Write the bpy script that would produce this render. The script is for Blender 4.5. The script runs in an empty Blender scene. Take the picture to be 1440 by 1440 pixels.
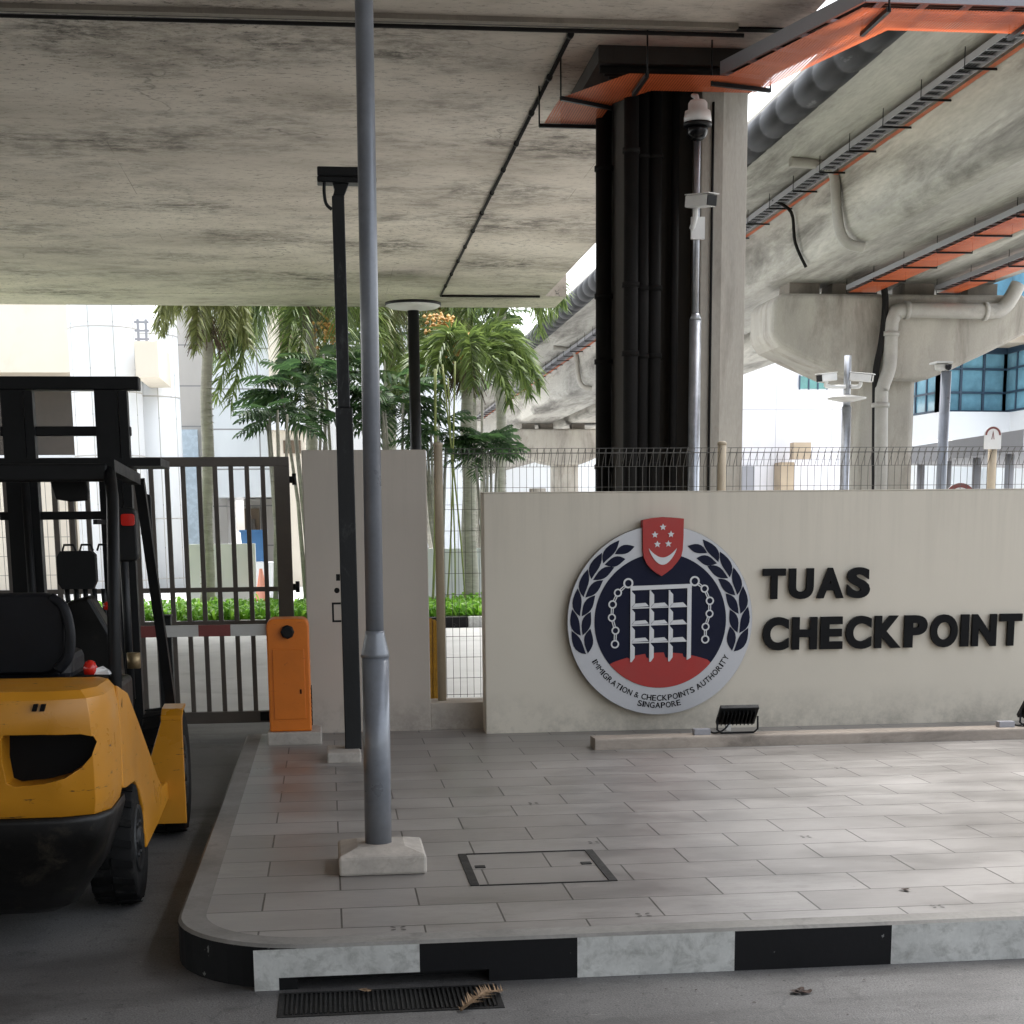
import bpy, math, random
from mathutils import Vector as V, Matrix
random.seed(7)
S = bpy.context.scene
COL = S.collection
PI = math.pi

# ------------------------------------------------------------------ camera
FL, YAW, PITCH, ROLL, CY = 2182.65, .1157, .18306, .00933, 1142.4
FW = V((math.sin(YAW)*math.cos(PITCH), math.cos(YAW)*math.cos(PITCH), -math.sin(PITCH)))
_R0 = V((math.cos(YAW), -math.sin(YAW), 0)); _U0 = _R0.cross(FW)
RT = _R0*math.cos(ROLL) - _U0*math.sin(ROLL)
UP = _U0*math.cos(ROLL) + _R0*math.sin(ROLL)
CAM = V((0, 0, 1.6))
def _ray(x, y): return FW*FL + RT*(x-720) - UP*(y-CY)
def atY(x, y, Y): d = _ray(x, y); return CAM + d*(Y/d.y)
def atZ(x, y, z): d = _ray(x, y); return CAM + d*((z-1.6)/d.z)
def atX(x, y, X): d = _ray(x, y); return CAM + d*(X/d.x)
cd = bpy.data.cameras.new('camera'); co = bpy.data.objects.new('camera', cd); COL.objects.link(co)
m = Matrix.Identity(4)
for i in range(3):
    m[i][0] = RT[i]; m[i][1] = UP[i]; m[i][2] = -FW[i]; m[i][3] = CAM[i]
co.matrix_world = m
cd.sensor_width = 36; cd.lens = 36*FL/1440; cd.shift_y = (CY-720)/1440
cd.clip_start = .05; cd.clip_end = 2000
S.camera = co

# ------------------------------------------------------------------ materials
def _nt(name):
    mt = bpy.data.materials.new(name); mt.use_nodes = True
    nt = mt.node_tree; b = nt.nodes['Principled BSDF']
    return mt, nt, b
def _n(nt, t, **kw):
    n = nt.nodes.new(t)
    for k, v in kw.items(): setattr(n, k, v)
    return n
def _coord(nt, scale=(1, 1, 1), loc=(0, 0, 0), rot=(0, 0, 0)):
    tc = _n(nt, 'ShaderNodeTexCoord'); mp = _n(nt, 'ShaderNodeMapping')
    mp.inputs['Scale'].default_value = scale; mp.inputs['Location'].default_value = loc; mp.inputs['Rotation'].default_value = rot
    nt.links.new(tc.outputs['Object'], mp.inputs['Vector'])
    return mp.outputs['Vector']
def _noise(nt, vec, scale, detail=5, rough=.6, dist=0):
    n = _n(nt, 'ShaderNodeTexNoise'); n.inputs['Scale'].default_value = scale
    n.inputs['Detail'].default_value = detail; n.inputs['Roughness'].default_value = rough; n.inputs['Distortion'].default_value = dist
    nt.links.new(vec, n.inputs['Vector']); return n.outputs['Fac']
def _ramp(nt, fac, stops):
    r = _n(nt, 'ShaderNodeValToRGB'); e = r.color_ramp.elements
    while len(e) < len(stops): e.new(.5)
    for el, (p, c) in zip(e, stops):
        el.position = p; el.color = (c, c, c, 1) if isinstance(c, (int, float)) else (*c, 1)
    nt.links.new(fac, r.inputs['Fac']); return r.outputs['Color']
def _mix(nt, fac, a, b, mode='MIX'):
    mx = _n(nt, 'ShaderNodeMix', data_type='RGBA', blend_type=mode)
    for sock, v in ((mx.inputs[0], fac), (mx.inputs[6], a), (mx.inputs[7], b)):
        if isinstance(v, (int, float)): sock.default_value = v
        elif isinstance(v, tuple): sock.default_value = (*v, 1)
        else: nt.links.new(v, sock)
    return mx.outputs[2]
def _bump(nt, b, h, strength=.3, dist=.01):
    bp = _n(nt, 'ShaderNodeBump'); bp.inputs['Strength'].default_value = strength; bp.inputs['Distance'].default_value = dist
    nt.links.new(h, bp.inputs['Height']); nt.links.new(bp.outputs['Normal'], b.inputs['Normal'])
def M(name, col, rough=.6, metal=0, var=.25, scale=6, fine=60, bump=.15, stain=None, sfac=.5, sscale=2, stretch=(1, 1, 1), spec=.5, smin=.55, smax=.72, coat=0):
    """base colour + soft variation + optional stains with ragged shapes"""
    mt, nt, b = _nt(name)
    v = _coord(nt, stretch)
    n1 = _noise(nt, v, scale); n2 = _noise(nt, v, fine, 3)
    lo = tuple(c*(1-var) for c in col); hi = tuple(min(1, c*(1+var*.6)) for c in col)
    c = _ramp(nt, n1, [(.3, lo), (.7, hi)])
    g = _ramp(nt, n2, [(.3, 1-var*.5), (.7, 1)])
    c = _mix(nt, 1.0, c, g, 'MULTIPLY')
    if stain:
        n3 = _noise(nt, v, sscale, 8, .7, .4)
        f = _ramp(nt, n3, [(smin, 0), (smax, sfac)])
        c = _mix(nt, f, c, stain)
    nt.links.new(c, b.inputs['Base Color'])
    rr = _ramp(nt, n1, [(.3, max(0, rough-.08)), (.7, min(1, rough+.1))])
    nt.links.new(rr, b.inputs['Roughness'])
    b.inputs['Metallic'].default_value = metal; b.inputs['Specular IOR Level'].default_value = spec
    b.inputs['Coat Weight'].default_value = coat
    if bump: _bump(nt, b, n2, bump, .004)
    return mt

def soffit_material():
    """board-marked, mould-streaked concrete underside; streaks run across the deck"""
    mt, nt, b = _nt('soffit_concrete')
    v = _coord(nt); vs = _coord(nt, (.7, 1.3, 1)); vt = _coord(nt, (.9, 5.5, 1))
    big = _noise(nt, v, .22, 3); mid = _noise(nt, vs, .8, 7, .65); fine = _noise(nt, _coord(nt, (1, 1.5, 1)), 3.2, 10, .8, .1); grit = _noise(nt, v, 55, 3)
    c = _ramp(nt, mid, [(.3, (.44, .385, .32)), (.5, (.58, .515, .44)), (.72, (.68, .615, .53))])
    mask = _mix(nt, 1.0, _ramp(nt, fine, [(.42, .12), (.57, 1)]), _ramp(nt, _noise(nt, _coord(nt, (.8, 1.25, 1)), .55, 8, .64), [(.46, 0), (.66, .95)]), 'MULTIPLY')
    c = _mix(nt, mask, c, (.07, .058, .045))
    spots = _mix(nt, 1.0, _ramp(nt, _noise(nt, _coord(nt, (1, 2.2, 1)), 11, 6, .8), [(.55, 0), (.63, .9)]), _ramp(nt, big, [(.4, .45), (.6, 1)]), 'MULTIPLY')
    c = _mix(nt, spots, c, (.06, .055, .05))
    c = _mix(nt, 1.0, c, _ramp(nt, big, [(.3, .8), (.7, 1.0)]), 'MULTIPLY')
    # formwork joints: faint lines where the shutter boards met
    fb = _n(nt, 'ShaderNodeTexBrick'); fb.offset = .37
    for k, val in (('Scale', 1), ('Mortar Size', .006), ('Mortar Smooth', .6), ('Brick Width', 4.9), ('Row Height', 2.45)): fb.inputs[k].default_value = val
    nt.links.new(v, fb.inputs['Vector'])
    c = _mix(nt, _mix(nt, 1.0, fb.outputs['Fac'], _ramp(nt, _noise(nt, v, 1.0, 5), [(.45, 0), (.6, .6)]), 'MULTIPLY'), c, (.12, .10, .08))
    # thin cracks
    vo = _n(nt, 'ShaderNodeTexVoronoi', feature='DISTANCE_TO_EDGE'); vo.inputs['Scale'].default_value = .33
    dv = _n(nt, 'ShaderNodeVectorMath', operation='ADD'); nz = _n(nt, 'ShaderNodeTexNoise'); nz.inputs['Scale'].default_value = 2.5
    nt.links.new(v, nz.inputs['Vector']); nt.links.new(v, dv.inputs[0]); nt.links.new(nz.outputs['Color'], dv.inputs[1])
    nt.links.new(dv.outputs[0], vo.inputs['Vector'])
    cr = _mix(nt, 1.0, _ramp(nt, vo.outputs['Distance'], [(.0, 1), (.006, 0)]), _ramp(nt, _noise(nt, v, .7, 3), [(.5, 0), (.6, .55)]), 'MULTIPLY')
    c = _mix(nt, cr, c, (.05, .045, .04))
    nt.links.new(c, b.inputs['Base Color']); b.inputs['Roughness'].default_value = .85
    _bump(nt, b, _mix(nt, .5, fine, grit), .25, .006)
    return mt

def tile_material(x0, y0):
    mt, nt, b = _nt('granite_tiles')
    v = _coord(nt, loc=(-x0, -y0, 0))
    br = _n(nt, 'ShaderNodeTexBrick'); br.offset = .5
    for k, val in (('Scale', 1), ('Mortar Size', .0042), ('Mortar Smooth', .3), ('Bias', 0), ('Brick Width', .6), ('Row Height', .3)): br.inputs[k].default_value = val
    br.inputs['Color1'].default_value = (.225, .210, .196, 1); br.inputs['Color2'].default_value = (.30, .284, .268, 1); br.inputs['Mortar'].default_value = (.035, .031, .028, 1)
    nt.links.new(v, br.inputs['Vector'])
    c = br.outputs['Color']
    vg = _coord(nt, (1.2, 7, 1))
    g = _noise(nt, vg, 7, 6, .7); c = _mix(nt, 1.0, c, _ramp(nt, g, [(.3, .93), (.7, 1.03)]), 'MULTIPLY')
    d = _noise(nt, _coord(nt, (1, 1.9, 1)), 1.1, 9, .7)
    c = _mix(nt, 1.0, c, _ramp(nt, d, [(.36, .66), (.58, 1.0)]), 'MULTIPLY')
    sp = _mix(nt, 1.0, _ramp(nt, _noise(nt, _coord(nt, (1, 3.2, 1)), 6, 9, .78), [(.48, 0), (.70, .5)]), _ramp(nt, _noise(nt, v, 1.1, 4), [(.46, 0), (.66, 1)]), 'MULTIPLY')
    c = _mix(nt, sp, c, (.085, .075, .066))
    c = _mix(nt, _ramp(nt, _noise(nt, v, 42, 4, .7), [(.68, 0), (.72, .6)]), c, (.06, .05, .045))
    nt.links.new(c, b.inputs['Base Color'])
    nt.links.new(_ramp(nt, d, [(.3, .27), (.7, .45)]), b.inputs['Roughness'])
    b.inputs['Specular IOR Level'].default_value = .5
    h = _mix(nt, .12, _ramp(nt, br.outputs['Fac'], [(0, 1), (1, 0)]), g)
    _bump(nt, b, h, .5, .004)
    return mt

def asphalt_material():
    mt, nt, b = _nt('worn_asphalt')
    v = _coord(nt)
    big = _noise(nt, v, .8, 6, .6, .3); ag = _noise(nt, v, 130, 3, .7); mid = _noise(nt, v, 7, 7, .7)
    c = _ramp(nt, big, [(.3, (.085, .082, .08)), (.65, (.20, .197, .19))])
    c = _mix(nt, 1.0, c, _ramp(nt, ag, [(.3, .5), (.7, 1.3)]), 'MULTIPLY')
    c = _mix(nt, _ramp(nt, _noise(nt, v, 34, 6, .8), [(.59, 0), (.63, .85)]), c, (.03, .028, .026))
    c = _mix(nt, _ramp(nt, _noise(nt, v, 22, 5, .8), [(.62, 0), (.67, .5)]), c, (.34, .33, .31))
    c = _mix(nt, _ramp(nt, _noise(nt, _coord(nt, (.5, 1.6, 1)), 1.1, 7, .65), [(.5, 0), (.64, .6)]), c, (.05, .047, .045))
    c = _mix(nt, _ramp(nt, mid, [(.55, 0), (.72, .6)]), c, (.045, .042, .04))
    vo = _n(nt, 'ShaderNodeTexVoronoi', feature='DISTANCE_TO_EDGE'); vo.inputs['Scale'].default_value = .35
    dv = _n(nt, 'ShaderNodeVectorMath', operation='ADD'); nz = _n(nt, 'ShaderNodeTexNoise'); nz.inputs['Scale'].default_value = 3
    nt.links.new(v, nz.inputs['Vector']); nt.links.new(v, dv.inputs[0]); nt.links.new(nz.outputs['Color'], dv.inputs[1]); nt.links.new(dv.outputs[0], vo.inputs['Vector'])
    c = _mix(nt, _ramp(nt, vo.outputs['Distance'], [(0, .35), (.006, 0)]), c, (.04, .04, .04))
    nt.links.new(c, b.inputs['Base Color'])
    nt.links.new(_ramp(nt, big, [(.3, .55), (.7, .8)]), b.inputs['Roughness'])
    _bump(nt, b, ag, .6, .004)
    return mt

def panel_material(name, col, w, h, joint=(.25, .25, .25), rough=.35, x0=0, z0=0, ms=.02, off=0.0):
    """cladding panels with open joints, laid out on the facade's own X and Z"""
    mt, nt, b = _nt(name)
    tc = _n(nt, 'ShaderNodeTexCoord'); sp = _n(nt, 'ShaderNodeSeparateXYZ'); cb = _n(nt, 'ShaderNodeCombineXYZ')
    nt.links.new(tc.outputs['Object'], sp.inputs[0])
    ad = _n(nt, 'ShaderNodeMath', operation='ADD'); nt.links.new(sp.outputs['X'], ad.inputs[0]); nt.links.new(sp.outputs['Y'], ad.inputs[1])
    ax = _n(nt, 'ShaderNodeMath', operation='ADD'); ax.inputs[1].default_value = -x0; nt.links.new(ad.outputs[0], ax.inputs[0])
    az = _n(nt, 'ShaderNodeMath', operation='ADD'); az.inputs[1].default_value = -z0; nt.links.new(sp.outputs['Z'], az.inputs[0])
    nt.links.new(ax.outputs[0], cb.inputs['X']); nt.links.new(az.outputs[0], cb.inputs['Y'])
    br = _n(nt, 'ShaderNodeTexBrick'); br.offset = off
    for k, val in (('Scale', 1), ('Mortar Size', ms), ('Mortar Smooth', .1), ('Brick Width', w), ('Row Height', h)): br.inputs[k].default_value = val
    br.inputs['Color1'].default_value = (*col, 1); br.inputs['Color2'].default_value = (*(c*.93 for c in col), 1); br.inputs['Mortar'].default_value = (*joint, 1)
    nt.links.new(cb.outputs[0], br.inputs['Vector'])
    n = _noise(nt, _coord(nt, (1, 1, .35)), .9, 6)
    c = _mix(nt, 1.0, br.outputs['Color'], _ramp(nt, n, [(.3, .88), (.65, 1)]), 'MULTIPLY')
    nt.links.new(c, b.inputs['Base Color']); b.inputs['Roughness'].default_value = rough
    return mt

def net_material():
    """orange plastic safety netting: fine square holes"""
    mt, nt, b = _nt('orange_netting')
    v = _coord(nt)
    n = _noise(nt, v, 1.5, 4)
    c = _ramp(nt, n, [(.3, (.52, .09, .02)), (.7, (.72, .16, .045))])
    nt.links.new(c, b.inputs['Base Color']); b.inputs['Roughness'].default_value = .5
    sp = _n(nt, 'ShaderNodeSeparateXYZ'); nt.links.new(v, sp.inputs[0])
    fs = []
    for ax in 'XY':
        a = _n(nt, 'ShaderNodeMath', operation='MULTIPLY'); a.inputs[1].default_value = 45; nt.links.new(sp.outputs[ax], a.inputs[0])
        f = _n(nt, 'ShaderNodeMath', operation='FRACT'); nt.links.new(a.outputs[0], f.inputs[0])
        g = _n(nt, 'ShaderNodeMath', operation='GREATER_THAN'); g.inputs[1].default_value = .62; nt.links.new(f.outputs[0], g.inputs[0]); fs.append(g)
    mu = _n(nt, 'ShaderNodeMath', operation='MULTIPLY'); nt.links.new(fs[0].outputs[0], mu.inputs[0]); nt.links.new(fs[1].outputs[0], mu.inputs[1])
    al = _n(nt, 'ShaderNodeMath', operation='SUBTRACT'); al.inputs[0].default_value = 1; nt.links.new(mu.outputs[0], al.inputs[1])
    tr = _n(nt, 'ShaderNodeBsdfTranslucent'); nt.links.new(c, tr.inputs['Color'])
    ms = _n(nt, 'ShaderNodeMixShader'); ms.inputs[0].default_value = .32
    nt.links.new(b.outputs[0], ms.inputs[1]); nt.links.new(tr.outputs[0], ms.inputs[2])
    tp = _n(nt, 'ShaderNodeBsdfTransparent'); m2 = _n(nt, 'ShaderNodeMixShader')
    nt.links.new(al.outputs[0], m2.inputs[0]); nt.links.new(tp.outputs[0], m2.inputs[1]); nt.links.new(ms.outputs[0], m2.inputs[2])
    nt.links.new(m2.outputs[0], nt.nodes['Material Output'].inputs['Surface'])
    return mt

def leaf_material(name, a, bcol, transl=.35):
    mt, nt, b = _nt(name)
    oi = _n(nt, 'ShaderNodeNewGeometry')
    r = _ramp(nt, oi.outputs['Random Per Island'], [(0, a), (1, bcol)])
    nt.links.new(r, b.inputs['Base Color']); b.inputs['Roughness'].default_value = .5
    tr = _n(nt, 'ShaderNodeBsdfTranslucent'); nt.links.new(r, tr.inputs['Color'])
    ms = _n(nt, 'ShaderNodeMixShader'); ms.inputs[0].default_value = transl
    nt.links.new(b.outputs[0], ms.inputs[1]); nt.links.new(tr.outputs[0], ms.inputs[2])
    nt.links.new(ms.outputs[0], nt.nodes['Material Output'].inputs['Surface'])
    return mt

def corrugated_material():
    mt, nt, b = _nt('black_wrap')
    n = _noise(nt, _coord(nt, (1, .35, 1)), 3, 6)
    nt.links.new(_ramp(nt, n, [(.35, (.006, .006, .006)), (.66, (.014, .014, .015)), (.8, (.16, .16, .16))]), b.inputs['Base Color'])  # palest stop paints sheen streaks into the black wrap
    b.inputs['Roughness'].default_value = .5; b.inputs['Specular IOR Level'].default_value = .12
    return mt

def chipped(name, col, under, rough=.35, scale=5, amt=.62):
    mt, nt, b = _nt(name)
    v = _coord(nt)
    n = _noise(nt, v, scale, 10, .78, .8); n1 = _noise(nt, v, 2.5, 5)
    c = _ramp(nt, n1, [(.3, tuple(x*.78 for x in col)), (.7, col)])
    sc = _noise(nt, _coord(nt, (2.2, 2.2, 14)), 3.2, 9, .75, .5)
    c = _mix(nt, _ramp(nt, sc, [(.625, 0), (.645, .9)]), c, under)
    f = _ramp(nt, n, [(amt, 0), (amt+.04, 1)])
    c = _mix(nt, f, c, under)
    nt.links.new(c, b.inputs['Base Color'])
    nt.links.new(_ramp(nt, n1, [(.3, rough-.08), (.7, rough+.12)]), b.inputs['Roughness'])
    _bump(nt, b, n, .08, .004)
    return mt

def wall_material(name, col, z0, z1):
    mt, nt, b = _nt(name)
    v = _coord(nt); sp = _n(nt, 'ShaderNodeSeparateXYZ'); nt.links.new(v, sp.inputs[0])
    c = _ramp(nt, _noise(nt, v, .9, 6), [(.3, tuple(x*.94 for x in col)), (.7, col)])
    st = _noise(nt, _coord(nt, (7, 1, .35)), 1.6, 7, .7)
    mr = _n(nt, 'ShaderNodeMapRange'); nt.links.new(sp.outputs['Z'], mr.inputs[0]); mr.inputs[1].default_value = z1-.75; mr.inputs[2].default_value = z1
    c = _mix(nt, _mix(nt, 1.0, _ramp(nt, st, [(.46, 0), (.68, .25)]), mr.outputs[0], 'MULTIPLY'), c, tuple(x*.55 for x in col))
    m2 = _n(nt, 'ShaderNodeMapRange'); nt.links.new(sp.outputs['Z'], m2.inputs[0]); m2.inputs[1].default_value = z0+.30; m2.inputs[2].default_value = z0
    c = _mix(nt, _mix(nt, 1.0, _ramp(nt, _noise(nt, v, 5, 8, .75), [(.42, 0), (.62, .75)]), m2.outputs[0], 'MULTIPLY'), c, tuple(x*.5 for x in col))
    c = _mix(nt, _ramp(nt, _noise(nt, v, 12, 8, .8), [(.68, 0), (.73, .35)]), c, tuple(x*.45 for x in col))
    nt.links.new(c, b.inputs['Base Color']); b.inputs['Roughness'].default_value = .75
    _bump(nt, b, _noise(nt, v, 60, 4), .12, .004)
    return mt
MT = dict(
 concrete=M('pier_concrete', (.42, .39, .335), .85, var=.25, scale=1.2, stain=(.12, .10, .08), sfac=.85, sscale=1.1, stretch=(1, 1, .3), smin=.48),
 recess=M('shaded_column_concrete', (.035, .029, .023), .9, var=.25, scale=2, stain=(.04, .035, .03), sfac=.8, sscale=1.2, stretch=(1, 1, .3)),  # near-black tone carries the shade of the column's recessed front
 darkconc=M('old_concrete', (.24, .21, .17), .85, var=.25, scale=2, stain=(.08, .07, .055), sfac=.8, sscale=1.2, stretch=(1, 1, .3)),
 girder=M('girder_concrete', (.46, .44, .39), .8, var=.4, scale=.7, fine=20, stain=(.06, .052, .042), sfac=.9, sscale=1.1, stretch=(1, .14, 1), smin=.46, smax=.68),
 footing=M('footing_concrete', (.46, .42, .37), .85, var=.2, scale=9, stain=(.2, .18, .15), sfac=.6, sscale=6),
 kerbtop=M('kerb_concrete', (.25, .24, .22), .75, var=.3, scale=3, stain=(.09, .085, .08), sfac=.7, sscale=5),
 kerbwhite=M('kerb_white_paint', (.56, .56, .53), .6, var=.2, scale=5, stain=(.24, .235, .215), sfac=.8, sscale=16, smin=.48, smax=.7),
 kerbblack=M('kerb_black_paint', (.007, .007, .008), .55, spec=.2, var=.3, scale=5, stain=(.35, .35, .33), sfac=.6, sscale=9, smin=.63, smax=.66),
 wall=wall_material('wall_paint', (.62, .565, .465), 0, 1.66),
 pillar=wall_material('pillar_paint', (.47, .42, .36), 0, 1.96),
 soffit=soffit_material(), asphalt=asphalt_material(),
 farroad=M('bright_road', (.55, .55, .53), .8, var=.12, scale=.8, stain=(.25, .25, .24), sfac=.5, sscale=1.2),
 steel=M('galvanised_steel', (.42, .44, .47), .38, .75, var=.2, scale=9, fine=40, bump=.05),
 poleg=M('grey_pole_paint', (.20, .215, .24), .33, .15, var=.15, scale=4, bump=.05, stain=(.10, .10, .11), sfac=.4, sscale=5, coat=.2),
 blackm=M('black_metal', (.008, .0085, .009), .45, .0, var=.3, scale=8, spec=.25),
 oldblack=M('scuffed_black_steel', (.013, .014, .015), .42, .1, spec=.35, var=.3, scale=6, stain=(.14, .15, .15), sfac=.6, sscale=4, stretch=(1, 1, .4)),
 gate=M('gate_paint', (.125, .108, .094), .5, .1, var=.15, scale=5, bump=.05),
 orange=chipped('barrier_orange', (.78, .20, .012), (.35, .09, .02), .38, 3, .74),
 yellow=chipped('forklift_yellow', (.58, .245, .014), (.045, .03, .018), .33, 5, .655),
 skirt=M('skirt_black', (.008, .0075, .007), .42, .0, spec=.3, var=.4, scale=5, stain=(.06, .05, .035), sfac=.7, sscale=6),
 rubber=M('tyre_rubber', (.008, .008, .008), .8, spec=.2, var=.4, scale=12, stain=(.05, .045, .04), sfac=.6, sscale=10),
 seat=M('seat_vinyl', (.007, .008, .011), .5, spec=.3, var=.2, scale=8),
 white=M('white_plastic', (.72, .72, .70), .35, var=.06, bump=0),
 whitem=M('white_metal', (.50, .49, .46), .4, var=.08, bump=0),
 glassdark=M('lens_black', (.004, .004, .005), .2, var=.1, bump=0, spec=.25),
 letter=M('letter_black', (.005, .005, .0055), .5, var=.1, bump=0, spec=.12),
 silver=M('emblem_silver', (.46, .46, .47), .42, .35, var=.06, scale=2, bump=.03),
 rim=M('emblem_edge', (.22, .2, .17), .5, .2, var=.1, bump=0),
 navy=M('emblem_navy', (.005, .007, .024), .5, var=.1, bump=0, spec=.15),
 red=M('emblem_red', (.36, .016, .010), .5, var=.08, bump=0),
 emwhite=M('emblem_white', (.62, .62, .62), .4, var=.04, bump=0),
 redlens=M('red_lens', (.55, .02, .012), .2, var=.1, bump=0),
 redpaint=M('red_paint', (.20, .045, .038), .5, var=.2, bump=0),
 grate=M('cast_iron', (.02, .02, .02), .6, .5, var=.3, scale=20),
 dryleaf=M('dry_leaf', (.28, .18, .10), .8, var=.4, scale=20),
 deadleaf=M('dead_leaf', (.06, .035, .025), .8, var=.4, scale=20),
 net=net_material(), wrap=corrugated_material(),
 trunk=M('palm_bark', (.45, .43, .38), .9, var=.2, scale=3, fine=12, stretch=(1, 1, 4), bump=.4, stain=(.2, .19, .15), sfac=.6, sscale=2),
 fibre=M('palm_fibre', (.13, .09, .06), .9, var=.4, scale=8),
 bamboo=M('green_stem', (.26, .30, .10), .6, var=.25, scale=3),
 frond=leaf_material('palm_frond', (.06, .10, .03), (.22, .30, .08)),
 frondpale=leaf_material('pale_palm_frond', (.12, .14, .05), (.30, .33, .13)),
 leafdark=leaf_material('broad_leaf', (.025, .06, .025), (.09, .17, .06)),
 leafmid=leaf_material('mid_leaf', (.04, .085, .035), (.11, .18, .06)),
 fruit=leaf_material('orange_fruit', (.40, .20, .05), (.60, .36, .09), .1),
 grass=leaf_material('bright_ground_cover', (.13, .33, .03), (.28, .52, .06), .5),
 soil=M('verge_soil', (.12, .16, .04), .9, var=.3),
 cream=M('cream_render', (.72, .65, .54), .8, var=.06, scale=.5, stain=(.5, .42, .3), sfac=.3, sscale=.6),
 bwhite=M('white_render', (.74, .76, .78), .6, var=.05, scale=.4),
 clad=panel_material('white_cladding', (.66, .70, .72), 1.45, 1.05),
 cladgrey=panel_material('grey_cladding', (.50, .48, .45), 2.4, 1.1),
 cladright=panel_material('pale_cladding', (.78, .76, .78), 2.6, 2.2, joint=(.5, .48, .5)),
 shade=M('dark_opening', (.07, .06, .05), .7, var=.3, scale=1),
 brown=M('brown_door', (.13, .09, .055), .6, var=.2, scale=2),
 tan=M('tan_panel', (.44, .35, .25), .7, var=.15, scale=1),
 bluepane=M('blue_panel', (.50, .60, .68), .25, var=.1, bump=0),
 glass=M('blue_glass', (.20, .42, .54), .06, .0, var=.45, scale=.5, fine=3, bump=0, spec=.9),
 greenglass=M('green_glass', (.10, .28, .26), .1, var=.2, scale=2, bump=0, spec=.8),
 mullion=M('navy_mullion', (.03, .06, .10), .4, var=.1, bump=0),
 canopy=M('grey_canopy', (.30, .30, .32), .6, var=.1, scale=1),
 beige=M('beige_soffit', (.62, .53, .42), .7, var=.08, scale=.5),
 downpipe=M('grey_downpipe', (.36, .34, .30), .5, var=.2, scale=2, stain=(.16, .15, .13), sfac=.5, sscale=2),
 darkpipe=M('black_downpipe', (.017, .016, .015), .7, var=.3, scale=2, spec=.1),
 fencepost=M('fence_post_paint', (.42, .35, .25), .6, var=.12, scale=4),
 wire=M('fence_wire', (.10, .095, .085), .5, .4, var=.1, bump=0),
 bluebin=M('blue_plastic', (.05, .16, .36), .5, var=.1, bump=0),
 cone=M('cone_orange', (.55, .16, .07), .5, var=.1, bump=0),
 yellowbar=M('yellow_bars', (.60, .33, .03), .5, var=.3, scale=6),
 brass=M('brass_fitting', (.35, .26, .14), .4, .6, bump=0),
 ledge=M('ledge_concrete', (.36, .31, .26), .85, var=.25, scale=4, stain=(.10, .085, .07), sfac=.75, sscale=3, stretch=(.5, 1, 1)),
)
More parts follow.
